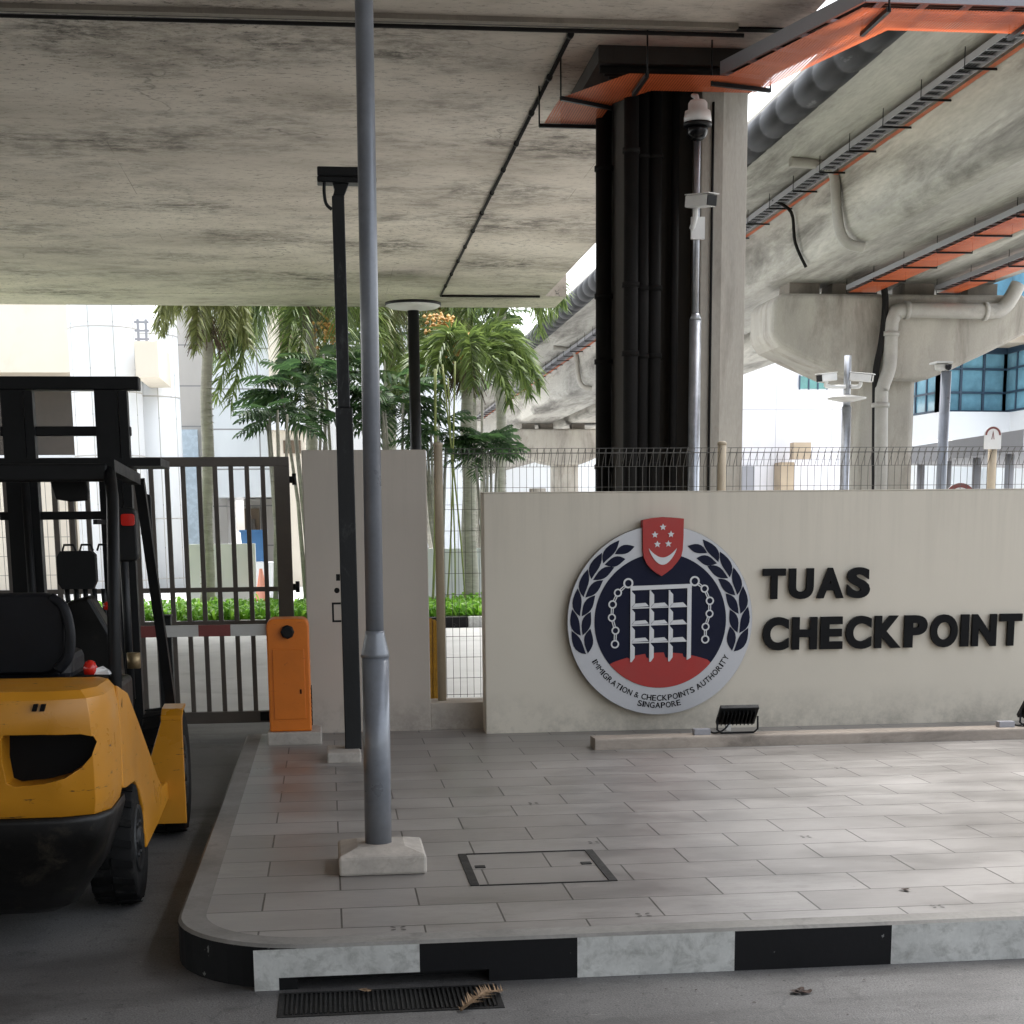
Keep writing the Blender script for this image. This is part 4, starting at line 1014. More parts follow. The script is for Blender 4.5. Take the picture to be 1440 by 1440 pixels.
# rear face with a smile-shaped opening is cut by a boolean
w = MB(); loft(w, [(plan(HW-.02,5.84,6.25,.16),.545),(plan(HW-.005,5.80,6.25,.17),.60),(plan(HW,5.77,6.25,.17),.78),(plan(HW-.005,5.755,6.25,.16),.93),(plan(HW-.015,5.765,6.25,.16),.99),(plan(HW-.04,5.79,6.25,.15),1.02),(plan(HW-.07,5.83,6.25,.14),1.028)])
cw = w.build('counterweight', 'yellow', fk)
def vent_poly(sgn):
    P = [(2,1040),(6,1034),(60,1033),(112,1034),(128,1038),(132,1047),(126,1066),(112,1082),(90,1096),(60,1104),(20,1108),(8,1103),(2,1070)]
    q = [atY(x, y, 5.77) for x, y in P]; q = [(p.x, p.z) for p in q]
    return q if sgn > 0 else [(mir(x), z) for x, z in q]
import bmesh
for sg in (1, -1):
    MB().prism(vent_poly(sg), 5.5, 6.4, 'y').build('cut', 'letter')
    cut = bpy.data.objects['cut']
    bo = cw.modifiers.new('b', 'BOOLEAN'); bo.object = cut; bo.operation = 'DIFFERENCE'; bo.solver = 'EXACT'
    dg = bpy.context.evaluated_depsgraph_get(); dg.update()
    me = bpy.data.meshes.new_from_object(cw.evaluated_get(dg)); cw.modifiers.clear(); cw.data = me
    bpy.data.objects.remove(cut)
for p in cw.data.polygons: p.use_smooth = False
md = cw.modifiers.new('bev', 'BEVEL'); md.width = .014; md.segments = 3; md.angle_limit = math.radians(40); md.limit_method = 'ANGLE'
for p in cw.data.polygons: p.use_smooth = True
cw.data.set_sharp_from_angle(angle=math.radians(30))
for sg in (1, -1):  # black plug added to paint in the shade inside each vent
    MB().prism([(x, z) for x, z in vent_poly(sg)], 5.92, 6.24, 'y').build('vent_shade_fill', 'letter', fk)
# black rear skirt
w = MB(); loft(w, [(plan(HW-.28,6.22,6.9,.08),.09),(plan(HW-.20,6.10,6.9,.10),.14),(plan(HW-.10,5.95,6.9,.13),.28),(plan(HW-.045,5.865,6.45,.15),.43),(plan(HW-.012,5.83,6.35,.16),.52),(plan(HW-.015,5.835,6.35,.16),.544)])
w.build('rear_skirt', 'skirt', fk)
# side panels
pts = [(166,964),(180,974),(194,1011),(208,1050),(222,1091),(229,1106),(236,1099),(237,1124),(222,1160),(207,1192),(205,1172),(203,1140),(196,1110),(190,1099),(178,1108),(172,1110)]
PP = [atX(x, y, XR) for x, y in pts]; yz = [(p.y, p.z) for p in PP]
yz = [(max(y, 6.22), z) for y, z in yz]
MB().prism(yz, XR-.05, XR, 'x').build('side_panel', 'yellow', fk, .008)
MB().prism(yz, XLf, XLf+.05, 'x').build('side_panel', 'yellow', fk, .008)
w = MB(); w.box(XLf+.0505,XR-.0505,6.251,7.1,.55,.96); w.build('hood', 'skirt', fk, .02)
w = MB(); w.box(XLf+.06,XR-.06,7.101,7.95,.34,.42).box(XLf+.12,XR-.12,6.905,7.1,.15,.54); w.build('floor', 'skirt', fk)
# front fenders: sheet curving over the drive wheel
def fender(x0, x1):
    w = MB(); p = [(7.885,.60),(7.90,.66),(7.96,.69),(8.10,.70)]
    q = p+[(y-.012 if i < 1 else y, z+.014 if i >= 1 else z) for i, (y, z) in enumerate(p)][::-1]
    xi, xo = (x0, x1) if x0 > FX else (x1, x0); dx = xo-xi
    w.prism(q, min(xi+dx*.42, xo), max(xi+dx*.42, xo), 'x')
    w.prism([(xi,.13),(xo,.13),(xo,.655),(xi+dx*.45,.655),(xi+dx*.12,.47),(xi,.36)], 7.86, 7.884, 'y'); return w.build('fender', 'yellow', fk, .003)
fender(XR-.10, XR+.085); fender(XLf-.085, XLf+.10)
# wheels
def wheel(cx, cy, r, wd, rim_r):
    w = MB(); h = wd/2
    w.lathe((cx,cy,r), [(rim_r,-h*.9),(r*.90,-h),(r*.965,-h*.86),(r*.965,h*.86),(r*.90,h),(rim_r,h*.9)], 40, 'x')
    for i in range(20):
        a = 2*PI*i/20
        for sg in (-1, 1):
            a2 = a+(PI/20 if sg > 0 else 0); d = V((0,math.cos(a2),math.sin(a2))); t = V((0,-math.sin(a2),math.cos(a2))); c = V((cx,cy,r))
            q = []
            for xx, tt in ((.02*sg*h*2, 0), (sg*h*.95, .018)):
                for rr in (r*.955, r):
                    for s in (-1, 1): q.append(c+d*(rr-(.008 if abs(xx) > h*.5 and rr == r else 0))+t*(s*r*.055+tt)+V((xx,0,0)))
            w.add(q, [(0,1,3,2),(4,6,7,5),(0,4,5,1),(2,3,7,6),(0,2,6,4),(1,5,7,3)])
    o = w.build('wheel', 'rubber', fk)
    for sg in (-1, 1):
        w = MB(); w.lathe((cx+sg*h*.86,cy,r), [(rim_r,-.004),(rim_r*.96,.012*sg),(rim_r*.7,-.01*sg),(rim_r*.35,-.006*sg),(rim_r*.3,.02*sg)], 24, 'x'); 
        for k in range(6):
            a = k*PI/3; w.lathe((cx+sg*h*.86,cy+rim_r*.5*math.cos(a),r+rim_r*.5*math.sin(a)), [(.012,-.012),(.012,.012)], 8, 'x')
        w.build('rim', 'oldblack', o)
    return o
for x in (XR-.10, XLf+.10): wheel(x, 6.72, .285, .19, .15)
for x in (XR-.05, XLf+.05): wheel(x, 8.32, .335, .20, .19)
MB().tube([(XLf+.2,6.72,.285),(XR-.2,6.72,.285)], .05, 12).build('axle', 'skirt', fk)
# seat
w = MB(); sx0, sx1 = FX-.24, FX+.24
def pad(mb, x0, x1, y, z0, z1, th, lean_):
    n = 20; rings = []
    for k in range(7):
        t = k/6-.5; s = 1-(.09*(abs(t)*2)**3); q = rrect(-(x1-x0)/2*s, (x1-x0)/2*s, -(z1-z0)/2*s, (z1-z0)/2*s, .10*s, 5)
        rings.append([((x0+x1)/2+a, y+t*th+lean_*(b), (z0+z1)/2+b) for a, b in q])
    m = len(rings[0]); mb.add([p for r in rings for p in r], [(i*m+j,i*m+(j+1)%m,(i+1)*m+(j+1)%m,(i+1)*m+j) for i in range(6) for j in range(m)], True)
    o = len(mb.v)-7*m; mb.f += [tuple(o+j for j in range(m)), tuple(o+6*m+j for j in range(m))]; mb.sm += [False]*2; mb.mi += [0]*2
sA, sB = atY(-55, 965, 6.75), atY(97, 832, 6.75)
st = fk
w = MB(); pad(w, sB.x-.50, sB.x, 6.72, 1.0, sB.z, .13, -.10); bk = w.build('seat_back', 'seat', fk)
w = MB(); x = sB.x
w.tube(wander([(x-.06,6.66,sB.z-.02),(x-.01,6.65,sB.z-.06),(x+.012,6.64,sB.z-.16),(x+.0,6.64,sB.z-.26),(x-.05,6.64,sB.z-.32)],5), .022, 10); w.build('bolster', 'seat', bk)
w = MB(); w.prism(rrect(sB.x-.5,sB.x-.01,6.72,7.2,.08,4), .97, 1.08); w.build('seat_cushion', 'seat', fk, .03)
# overhead guard
for s in (1, -1):
    X = (lambda x: x if s > 0 else mir(x))
    t0, t1 = atY(148, 648, 6.9), atY(174, 962, 6.35)
    MB().tube([(X(t1.x-.03),6.30,.90),(X(t0.x+.035),6.80,1.72),(X(t0.x+.01),6.92,t0.z-.01)], .026, 10).build('rear_pillar', 'blackm', fk)
    MB().bar((X(t0.x+.015),6.88,t0.z-.02),(X(t0.x+.05),7.5,t0.z-.06),.05,.05).build('guard_rail', 'blackm', fk)
    a, b = atY(196, 676, 7.55), atY(240, 985, 8.0)
    MB().bar((X(a.x),7.55,a.z),(X(b.x),8.0,b.z),.045,.06,(0,1,0)).build('front_pillar', 'blackm', fk)
za = atY(120, 662, 6.9).z
MB().box(XLf+.08,XR-.08,6.87,6.95,za-.045,za+.03).build('guard_beam', 'blackm', fk, .01)
w = MB()
for i in range(6):
    x = XLf+.17+i*(2*HW-.34)/5; w.bar((x,6.96,za),(x,7.6,za+.01),.03,.04)
w.build('roof_bars', 'blackm', fk)
q0, q1 = atY(237, 654, 8.0), atY(165, 654, 8.0)
MB().box(mir(q0.x),q0.x,7.62,8.05,q0.z-.018,q0.z+.018).build('roof_plate', 'blackm', fk)
# mast
mY = 8.8
ux = [atY(5, 600, mY).x, atY(50, 600, mY).x, atY(136, 600, mY).x, atY(182, 600, mY).x]; zt_ = atY(197, 549, mY).z-.001
w = MB()
for a, b in ((ux[0],ux[1]),(ux[2],ux[3])):
    w.box(a,b-.05,mY-.04,mY+.045,.1,zt_).box(b-.045,b,mY-.048,mY+.03,.1,zt_-.004)
w.build('mast_upright', 'blackm', fk)
def cross(y0, y1, x0, x1, nm='crossbar', yy=mY-.02, th=.08):
    a, b = atY(x0, y0, yy), atY(x1, y1, yy); MB().box(a.x,b.x,yy-th/2,yy+th/2,b.z,a.z).build(nm, 'blackm', fk, .006)
cross(530, 549, -50, 197, 'top_crossbar', mY, .10); cross(600, 613, 0, 185, 'crossbar', mY+.02, .05); cross(720, 730, 0, 180, 'crossbar', mY+.02, .05); cross(660, 668, 0, 184, 'crossbar', mY+.02, .05)
for px, r in ((150, .022), (30, .022)):
    q = atY(px, 600, mY-.1); MB().tube([(q.x,mY-.1,.2),(q.x,mY-.1,1.9)], r, 10).build('lift_cylinder', 'blackm', fk)
q = atY(175, 800, 8.5); MB().tube([(q.x,8.5,.7),(q.x,8.5,1.62)], .022, 10).build('tilt_cylinder', 'oldblack', fk)
q = atY(188, 926, 8.2); MB().tube([(q.x,8.2,q.z-.05),(q.x,8.2,q.z+.03)], .035, 12).build('hose_fitting', 'brass', fk)
# carriage and load backrest in front of the mast
w = MB(); w.box(XLf+.02,XR-.02,mY+.08,mY+.13,.35,.45).box(XLf+.02,XR-.02,mY+.08,mY+.13,.05,.15)
for x in (XLf+.25, XR-.25): w.box(x-.06,x+.06,mY+.1315,mY+1.1,.04,.08)
w.build('fork_carriage', 'blackm', fk)
# instrument cluster / lever bank silhouette
q0, q1 = atY(80, 775, 8.1), atY(137, 828, 8.1)
w = MB(); cxm = (q0.x+q1.x)/2
w.prism([(q0.x,q1.z+.03),(q0.x+.02,q1.z),(q1.x-.02,q1.z),(q1.x,q1.z+.04),(q1.x,q0.z-.02),(q1.x-.02,q0.z),(q0.x+.02,q0.z),(q0.x,q0.z-.03)], 8.07, 8.15, 'y')
for i in range(3): w.tube([(q0.x+.03+i*.085,8.08,q0.z),(q0.x+.04+i*.085,8.08,q0.z+.03),(q0.x+.085+i*.085,8.08,q0.z+.03),(q0.x+.095+i*.085,8.08,q0.z)], .006, 6)
w.build('hose_carrier', 'blackm', fk)
w = MB()
for i in range(5): x = q0.x+.035+i*.045; w.tube(wander([(x,8.11,q1.z),(x+.01,8.1,q1.z-.25),(x-.02+.01*i,8.05,.75)],4), .013, 8)
w.build('hoses', 'blackm', fk)
w = MB(); q = atY(118, 890, 7.95); w.prism([(q.x-.14,.7),(q.x+.19,.7),(q.x+.17,1.05),(q.x+.05,1.28),(q.x-.06,1.25),(q.x-.13,1.0)], 7.85, 8.04, 'y'); w.build('dashboard', 'skirt', fk, .02)
# steering wheel
sc_ = V((FX-.12, 7.62, 1.16)); w = MB(); ring = []
tl = math.radians(35)
for i in range(25):
    a = 2*PI*i/24; ring.append(sc_+V((.17*math.cos(a), .17*math.sin(a)*math.cos(tl), .17*math.sin(a)*math.sin(tl))))
w.tube(ring, .013, 8, False); w.tube([sc_, sc_+V((0,.22,-.30))], .025, 10).tube([ring[0], ring[12]], .010, 6); w.build('steering_wheel', 'blackm', fk)
# mirror, tail light, levers
q = atY(98, 688, 7.3); w = MB(); w.prism([(q.x-.085,q.z+.05),(q.x-.06,q.z-.045),(q.x+.0,q.z-.055),(q.x+.08,q.z-.05),(q.x+.085,q.z-.01),(q.x+.07,q.z+.06)], 7.28, 7.33, 'y').tube([(q.x,7.3,q.z+.05),(q.x,7.3,za+.01)], .01, 6); w.build('mirror', 'blackm', fk, .01)
q = atY(176, 747, 7.0); w = MB(); w.prism(rrect(q.x-.052,q.x+.052,q.z-.13,q.z+.10,.025,3), 6.97, 7.06, 'y'); tl_ = w.build('tail_light', 'blackm', fk, .008)
q2 = atY(180, 732, 6.96); MB().prism(rrect(q2.x-.028,q2.x+.028,q2.z-.022,q2.z+.028,.01,3), 6.945, 6.969, 'y').build('lens', 'redlens', tl_)
MB().bar((q.x-.05,7.0,q.z+.04),(q.x-.105,6.86,q.z+.04),.02,.02).build('lamp_bracket', 'blackm', fk)
q = atY(152, 852, 7.6); MB().lathe((q.x,7.6,q.z), [(.008,-.02),(.022,-.015),(.022,.012),(.008,.02)], 14).build('lever_knob', 'redlens', fk)
MB().tube([(q.x,7.6,q.z-.02),(q.x-.02,7.7,.8)], .008, 6).build('lever', 'blackm', fk)
# side mirror arm on the front pillar
q = atY(203, 725, 7.7); MB().prism(rrect(q.x-.02,q.x+.035,q.z-.10,q.z+.10,.015,3), 7.69, 7.72, 'y').build('mirror', 'blackm', fk, .004)
# two slots stamped on the counterweight
for px in (49, 60):
    q = atY(px, 995, 5.75); w = MB(); w.prism([(q.x-.012,q.z-.014),(q.x+.004,q.z-.014),(q.x+.012,q.z+.012),(q.x-.004,q.z+.012)], 5.747, 5.765, 'y'); w.build('slot', 'letter', fk)
# things left behind the seat
q = atY(128, 957, 6.35); o = MB().lathe((q.x,6.35,1.03), [(.006,0),(.026,.0),(.028,.03),(.018,.05),(.006,.056)], 14).build('bottle_cap', 'redlens', origin=(q.x,6.35,1.03)); tag(o, 'small red capped thing lying on the forklift hood beside the seat', 'cap')
q = atY(145, 960, 6.35); o = MB().add([(q.x-.04,6.33,1.03),(q.x+.03,6.32,1.03),(q.x+.04,6.38,1.03),(q.x-.03,6.39,1.03),(q.x-.02,6.34,1.055),(q.x+.02,6.35,1.048),(q.x,6.37,1.06)], [(0,1,5,4),(1,2,6,5),(2,3,4,6),(3,0,4),(4,5,6)]).build('crumpled_paper', 'white', origin=(q.x,6.35,1.03)); tag(o, 'crumpled white paper on the forklift hood next to the red cap', 'paper')
# ------------------------------------------------------------------ background beyond the gate
# grass verge with black and white kerb
gy0, gy1 = 25.0, 31.0
vk = MB(); x = -14; i = 0
while x < 14: vk.box(x, x+.9, gy0-.18, gy0, -.01, .17, mi=i % 2); x += .9005; i += 1
o = vk.build('verge_kerb', ['kerbwhite', 'kerbblack'], bevel=.02); struct(o)
MB().add([(-14,gy0,.14),(14,gy0,.14),(14,gy1,.14),(-14,gy1,.14)], [(0,1,2,3)]).build('verge_soil', 'soil'); struct(bpy.data.objects['verge_soil'])
w = MB()
for k in range(9000):
    X, Y = random.uniform(-6.5, 5), gy0+abs(random.gauss(0,1.9))
    if Y > gy1: continue
    a = random.uniform(0, 2*PI); L = random.uniform(.12,.26); d = V((math.cos(a),math.sin(a),0)); s = V((-d.y,d.x,0))*.03
    h = random.uniform(.06,.24); p = V((X,Y,.13))
    w.add([p-s*.6, p+s*.6, p+d*L*.5+s+V((0,0,h)), p+d*L+V((0,0,h*.8)), p+d*L*.5-s+V((0,0,h))], [(0,1,2,3,4)])
o = w.build('ground_cover', 'grass'); tag(o, 'bright green ground cover on the verge beyond the gate', 'ground cover', kind='stuff')

def bx(px0, px1, Y): return atY(px0, 700, Y).x, atY(px1, 700, Y).x
def zz(py, Y, px=300): return atY(px, py, Y).z
# low white walls
Y = 31.5
for (a, b, t, lab) in ((262, 356, 765, 'low white wall seen between the gate bars at the foot of the left palm'), (600, 700, 775, 'low white wall beyond the mesh fence behind the slender palm trunk')):
    x0, x1 = bx(a, b, Y); o = MB().box(x0,x1,Y,Y+.2,0,zz(t,Y)).build('low_wall', 'bwhite', origin=(x0,Y,0)); tag(o, lab, 'wall')
# left building: clad towers and wings
Y = 44
lb = thing('office_building', (-8, Y, 0), 'white clad building with a round tower and cream wings behind the gate', 'building')
x0, x1 = bx(-300, 118, Y); zb, zt = zz(524, Y), zz(380, Y)
MB().box(x0, x1, Y, Y+8, zb, zt+4).build('upper_wing', 'cream', lb)
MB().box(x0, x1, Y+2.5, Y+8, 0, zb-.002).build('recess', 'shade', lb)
MB().box(x0, x1, Y-.4, Y-.2, zz(655,Y), zz(640,Y)).build('balcony_slab', 'bwhite', lb)
MB().box(x0, x1, Y-.3, Y+2.4, 0, zz(662,Y)).build('lower_wing', 'cream', lb)
def tower(pxc, pxw, y, zlo, zhi, nm='round_tower'):
    c = atY(pxc, 700, y).x; r = (atY(pxc+pxw, 700, y).x-atY(pxc-pxw, 700, y).x)/2
    w = MB(); w.lathe((c,y+r,0), [(r,zlo),(r,zhi)], 64); o = w.build(nm, 'bwhite', lb)
    w = MB(); z = zlo+.3
    while z < zhi: w.lathe((c,y+r,z), [(r-.02,-.014),(r+.008,-.014),(r+.008,.014),(r-.02,.014)], 64); z += 1.55
    for k in range(9):
        a = 2*PI*k/9+.22; p = V((c+(r)*math.cos(a), y+r+(r)*math.sin(a), 0)); w.bar(p+V((0,0,zlo)), p+V((0,0,zhi)), .018, .018)
    w.build('joint', 'cladgrey', o)
tower(152, 50, 40.5, 0, 12); tower(212, 44, 42, 0, 6.9, 'stair_tower')
x0, x1 = bx(200, 232, 39); w = MB(); w.box(x0,x1,39,42,zz(530,39),zz(480,39)); w.build('balcony', 'cream', lb)
w = MB()
for z in (476, 464, 452): w.bar((x0,39.2,zz(z,39)),(x1-.2,39.2,zz(z,39)),.05,.05)
for px in (205, 216): xx = bx(px, px, 39)[0]; w.bar((xx,39.2,zz(480,39)),(xx,39.2,zz(448,39)),.06,.06)
w.build('railing', 'canopy', lb)
x0, x1 = bx(246, 320, Y+2); MB().box(x0,x1,Y+1.5,Y+6,0,12).build('panel_wall', 'cladgrey', lb)
x0, x1 = bx(306, 396, Y); MB().box(x0,x1,Y-.5,Y+6,zz(700,Y),12).build('panel_bay', 'clad', lb)
x0, x1 = bx(258, 282, Y+1.4); MB().box(x0,x1,Y+1.35,Y+1.49,0.02,zz(604,Y+1.4)).build('blue_panel', 'bluepane', lb)
x0, x1 = bx(340, 392, Y); MB().box(x0,x1,Y+1,Y+5,0,zz(701,Y)).build('porch_recess', 'cladgrey', lb)
x0, x1 = bx(341, 362, Y); MB().box(x0,x1,Y+.7,Y+.95,0,zz(715,Y)).build('door', 'brown', lb)
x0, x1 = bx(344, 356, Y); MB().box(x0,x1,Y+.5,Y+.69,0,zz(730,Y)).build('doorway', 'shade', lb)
x0, x1 = bx(386, 432, Y); MB().box(x0,x1,Y-.8,Y+6,0,12).build('cream_pier', 'cream', lb)
x0, x1 = bx(432, 600, Y+3); MB().box(x0,x1,Y+3,Y+8,0,12).build('end_wing', 'bwhite', lb)
x0, x1 = bx(402, 426, Y); 
for za_, zb_ in ((520,430),(640,622)): MB().box(x0,x1,Y-.86,Y-.805,zz(za_,Y),zz(zb_,Y)).build('window', 'brown', lb)
x0, x1 = bx(380, 440, Y); MB().box(x0,x1,Y-1.1,Y-.87,zz(608,Y),zz(550,Y)).build('ledge_block', 'bwhite', lb)
# white block behind the palms
Y = 62; x0, x1 = bx(480, 666, Y)
o = MB().box(x0,x1,Y,Y+8,0,18).build('white_block', panel_material('white_block_panels', (.74,.77,.80), 3.2, 2.4, joint=(.5,.52,.55)), origin=(x0,Y,0)); tag(o, 'tall plain white block glimpsed behind the palms and the mesh fence', 'building')
# pale low building under the ramp
Y = 105; x0, x1 = bx(690, 850, Y); o = MB().box(x0,x1,Y,Y+8,0,zz(628,Y,760)).build('distant_block', 'bwhite', origin=(x0,Y,0)); tag(o, 'distant white block under the far ramp left of the dark column', 'building')
# traffic cone, blue bin
q = atZ(368, 872, 0); Y = 30.6; x = atY(368, 830, Y).x
o = MB().lathe((x,Y,.2), [(.20,0),(.20,.03),(.13,.03),(.03,.62)], 14).build('traffic_cone', 'cone', origin=(x,Y,.2)); tag(o, 'orange traffic cone standing near the doorway beyond the gate', 'traffic cone')
x = atY(357, 780, 33).x; w = MB(); w.prism([(x-.22,.9),(x+.22,.9),(x+.26,1.5),(x-.26,1.5)], 33, 33.4, 'y').box(x-.28,x+.28,32.97,33.43,1.501,1.55); o = w.build('blue_bin', 'bluebin', origin=(x,33,0.9)); tag(o, 'small blue bin beside the low white wall beyond the gate', 'bin')
w = MB(); w.box(x-.5,x+.7,32.95,33.6,0,.885); o = w.build('white_plinth', 'bwhite', origin=(x,33,0)); tag(o, 'low white block under the blue bin', 'plinth')
# park lamp with flat disc
Y = 24.2; q = atY(581, 434, Y)
pl = thing('park_lamp', (q.x, Y, 0), 'slim dark lamp post with a flat disc shade among the palms', 'lamp post')
MB().tube([(q.x,Y,0),(q.x,Y,q.z-.02)], .085, 14).build('pole', 'blackm', pl)
MB().lathe((q.x,Y,q.z), [(.09,-.03),(.36,.01),(.41,.04),(.41,.05),(.30,.07)], 32).build('shade', 'whitem', pl)
MB().lathe((q.x,Y,q.z+.06), [(.42,-.02),(.42,.02),(.2,.045)], 32).build('rim', 'blackm', pl)

# ------------------------------------------------------------------ right-hand buildings
Y = 70; x0, x1 = bx(1010, 1300, Y)
wb = thing('office_building', (x0, Y, 0), 'white panelled building with one small green window under the pale viaduct', 'building')
MB().box(x0,x1,Y,Y+10,0,zz(505,Y,1130)).build('wall', 'cladright', wb)
a, b = bx(1120, 1158, Y); w = MB(); w.box(a,b,Y-.06,Y-.002,zz(547,Y,1130),zz(529,Y,1130)); gw_ = w.build('window', 'greenglass', wb)
w = MB()
for k in range(4): xx = a+(b-a)*k/3; w.box(xx-.03,xx+.03,Y-.10,Y-.061,zz(548,Y,1130),zz(528,Y,1130))
w.build('frame', 'mullion', gw_)
a, b = bx(1097, 1116, Y-1); MB().box(a,b,Y-1,Y-.003,0,zz(650,Y-1,1105)).build('door_bay', 'tan', wb)
a, b = bx(1111, 1135, Y-1.2); MB().box(a,b,Y-1.6,Y-1.01,zz(646,Y-1,1120),zz(623,Y-1,1120)).build('porch', 'tan', wb)
a, b = bx(1045, 1062, Y-.5); MB().box(a,b,Y-.3,Y-.003,0,zz(656,Y-.3,1055)).build('doorway', 'canopy', wb)
# blue glass building: faceted bands
Y = 52
gb = thing('glass_building', (22, Y, 0), 'modern building with a faceted band of blue glass above a white fascia', 'building')
fac = [(1240,Y+4),(1312,Y),(1406,Y+.3),(1470,Y-3),(1600,Y-3)]
fp = [(atY(px, 700, yy).x, yy) for px, yy in fac]
ztop, zbot = zz(497, Y, 1350), zz(580, Y, 1350)
def facade(nm, z0, z1, mat, off=0, th=.3, ends=None):
    w = MB(); pts = [(x,y-off) for x,y in fp]; pts2 = [(x+.0,y-off+th) for x,y in reversed(fp)]
    w.prism(pts+pts2, z0, z1); return w.build(nm, mat, gb)
facade('glass_band', zbot, ztop-.0, 'glass')
facade('fascia', zz(618,Y,1350), zbot-.002, 'bwhite', .5, .8); facade('head_band', ztop-.0+.002, zz(488,Y,1350), 'mullion', .08, .4)
facade('soffit_slab', zz(488,Y,1350)+.003, zz(478,Y,1350), 'beige', 1.6, 3)
facade('upper_fascia', zz(478,Y,1350)+.003, zz(440,Y,1350), 'bwhite', 1.8, 3)
facade('upper_glass', zz(440,Y,1350)+.003, zz(340,Y,1350), 'glass', .2)
w = MB()
for (ax_, ay), (bx_, by) in zip(fp, fp[1:]):
    n = max(2, int(math.hypot(bx_-ax_, by-ay)/.75))
    for k in range(n+1):
        t = k/n; xx, yy = ax_+(bx_-ax_)*t, ay+(by-ay)*t-.05
        wd = .16 if k in (0, n) else .07
        w.box(xx-wd/2,xx+wd/2,yy-.05,yy+.04,zbot,ztop)
    for z in (zbot+.04, zbot+(ztop-zbot)*.34, ztop-.5): w.bar((ax_,ay-.05,z),(bx_,by-.05,z),.09,.07)
w.build('mullions', 'mullion', gb)
facade('lower_wall', 0, zz(618,Y,1350)-.003, 'bwhite', -1.5, .5)
cn = thing('canopy', (20, 43, 0), 'grey sloping canopy roof along the front of the blue glass building', 'canopy')
yC = 40; xa = atY(1268, 660, yC); xb = atY(1440, 600, yC-8)
MB().prism([(xa.x,yC),(xa.x+6,yC+4),(xb.x+6,yC-4),(xb.x,yC-8)], zz(648,yC,1300)-.1, zz(630,yC,1300)).build('roof', 'canopy', cn)
for t in (.05,.3,.55,.8): p = V((xa.x,yC,0)).lerp(V((xb.x,yC-8,0)), t)+V((.5,.3,0)); MB().tube([p, p+V((0,0,zz(648,yC,1300)-.1))], .10, 10).build('post', 'canopy', cn)

# ------------------------------------------------------------------ palms and shrubs
def frond(mb, base, yaw, length, rise, droop, nl=70, ll=.42, fluffy=1.0, mi=0):
    """arching plume: leaflets stand out all round the rib"""
    d = V((math.cos(yaw), math.sin(yaw), 0)); pts = []
    for k in range(9):
        t = k/8; pts.append(V(base)+d*(length*(t-.28*t*t*droop*.6))+V((0,0,rise*math.sin(min(1,t*1.35)*PI/2)*.8-droop*length*.72*t**2.0)))
    mb.tube(pts, [.022-.0021*k for k in range(9)], 5, False)
    for i in range(nl):
        t = .12+.88*i/nl; f = t*8; k = min(7, int(f)); p = pts[k].lerp(pts[k+1], f-k); tg = (pts[k+1]-pts[k]).normalized()
        s = tg.cross(V((0,0,1)))
        s = s.normalized() if s.length > 1e-3 else V((1,0,0))
        u = s.cross(tg)
        for sg in (-1, 1):
            a = random.uniform(-1.1, 1.1)*fluffy; o_ = (s*sg*math.cos(a)+u*math.sin(a))
            L = ll*(.55+.65*math.sin(PI*min(1,t*.9+.08)))*random.uniform(.75,1.1)
            e1 = p+(o_*.62+tg*.55)*L*.55; e2 = p+(o_*.75+tg*.75)*L+V((0,0,-.22*L))
            wv = tg.cross(o_).normalized()*.018+tg*.010
            mb.add([p-wv*.6, p+wv*.6, e1+wv, e1-wv, e2], [(0,1,2,3),(3,2,4)], False, mi)
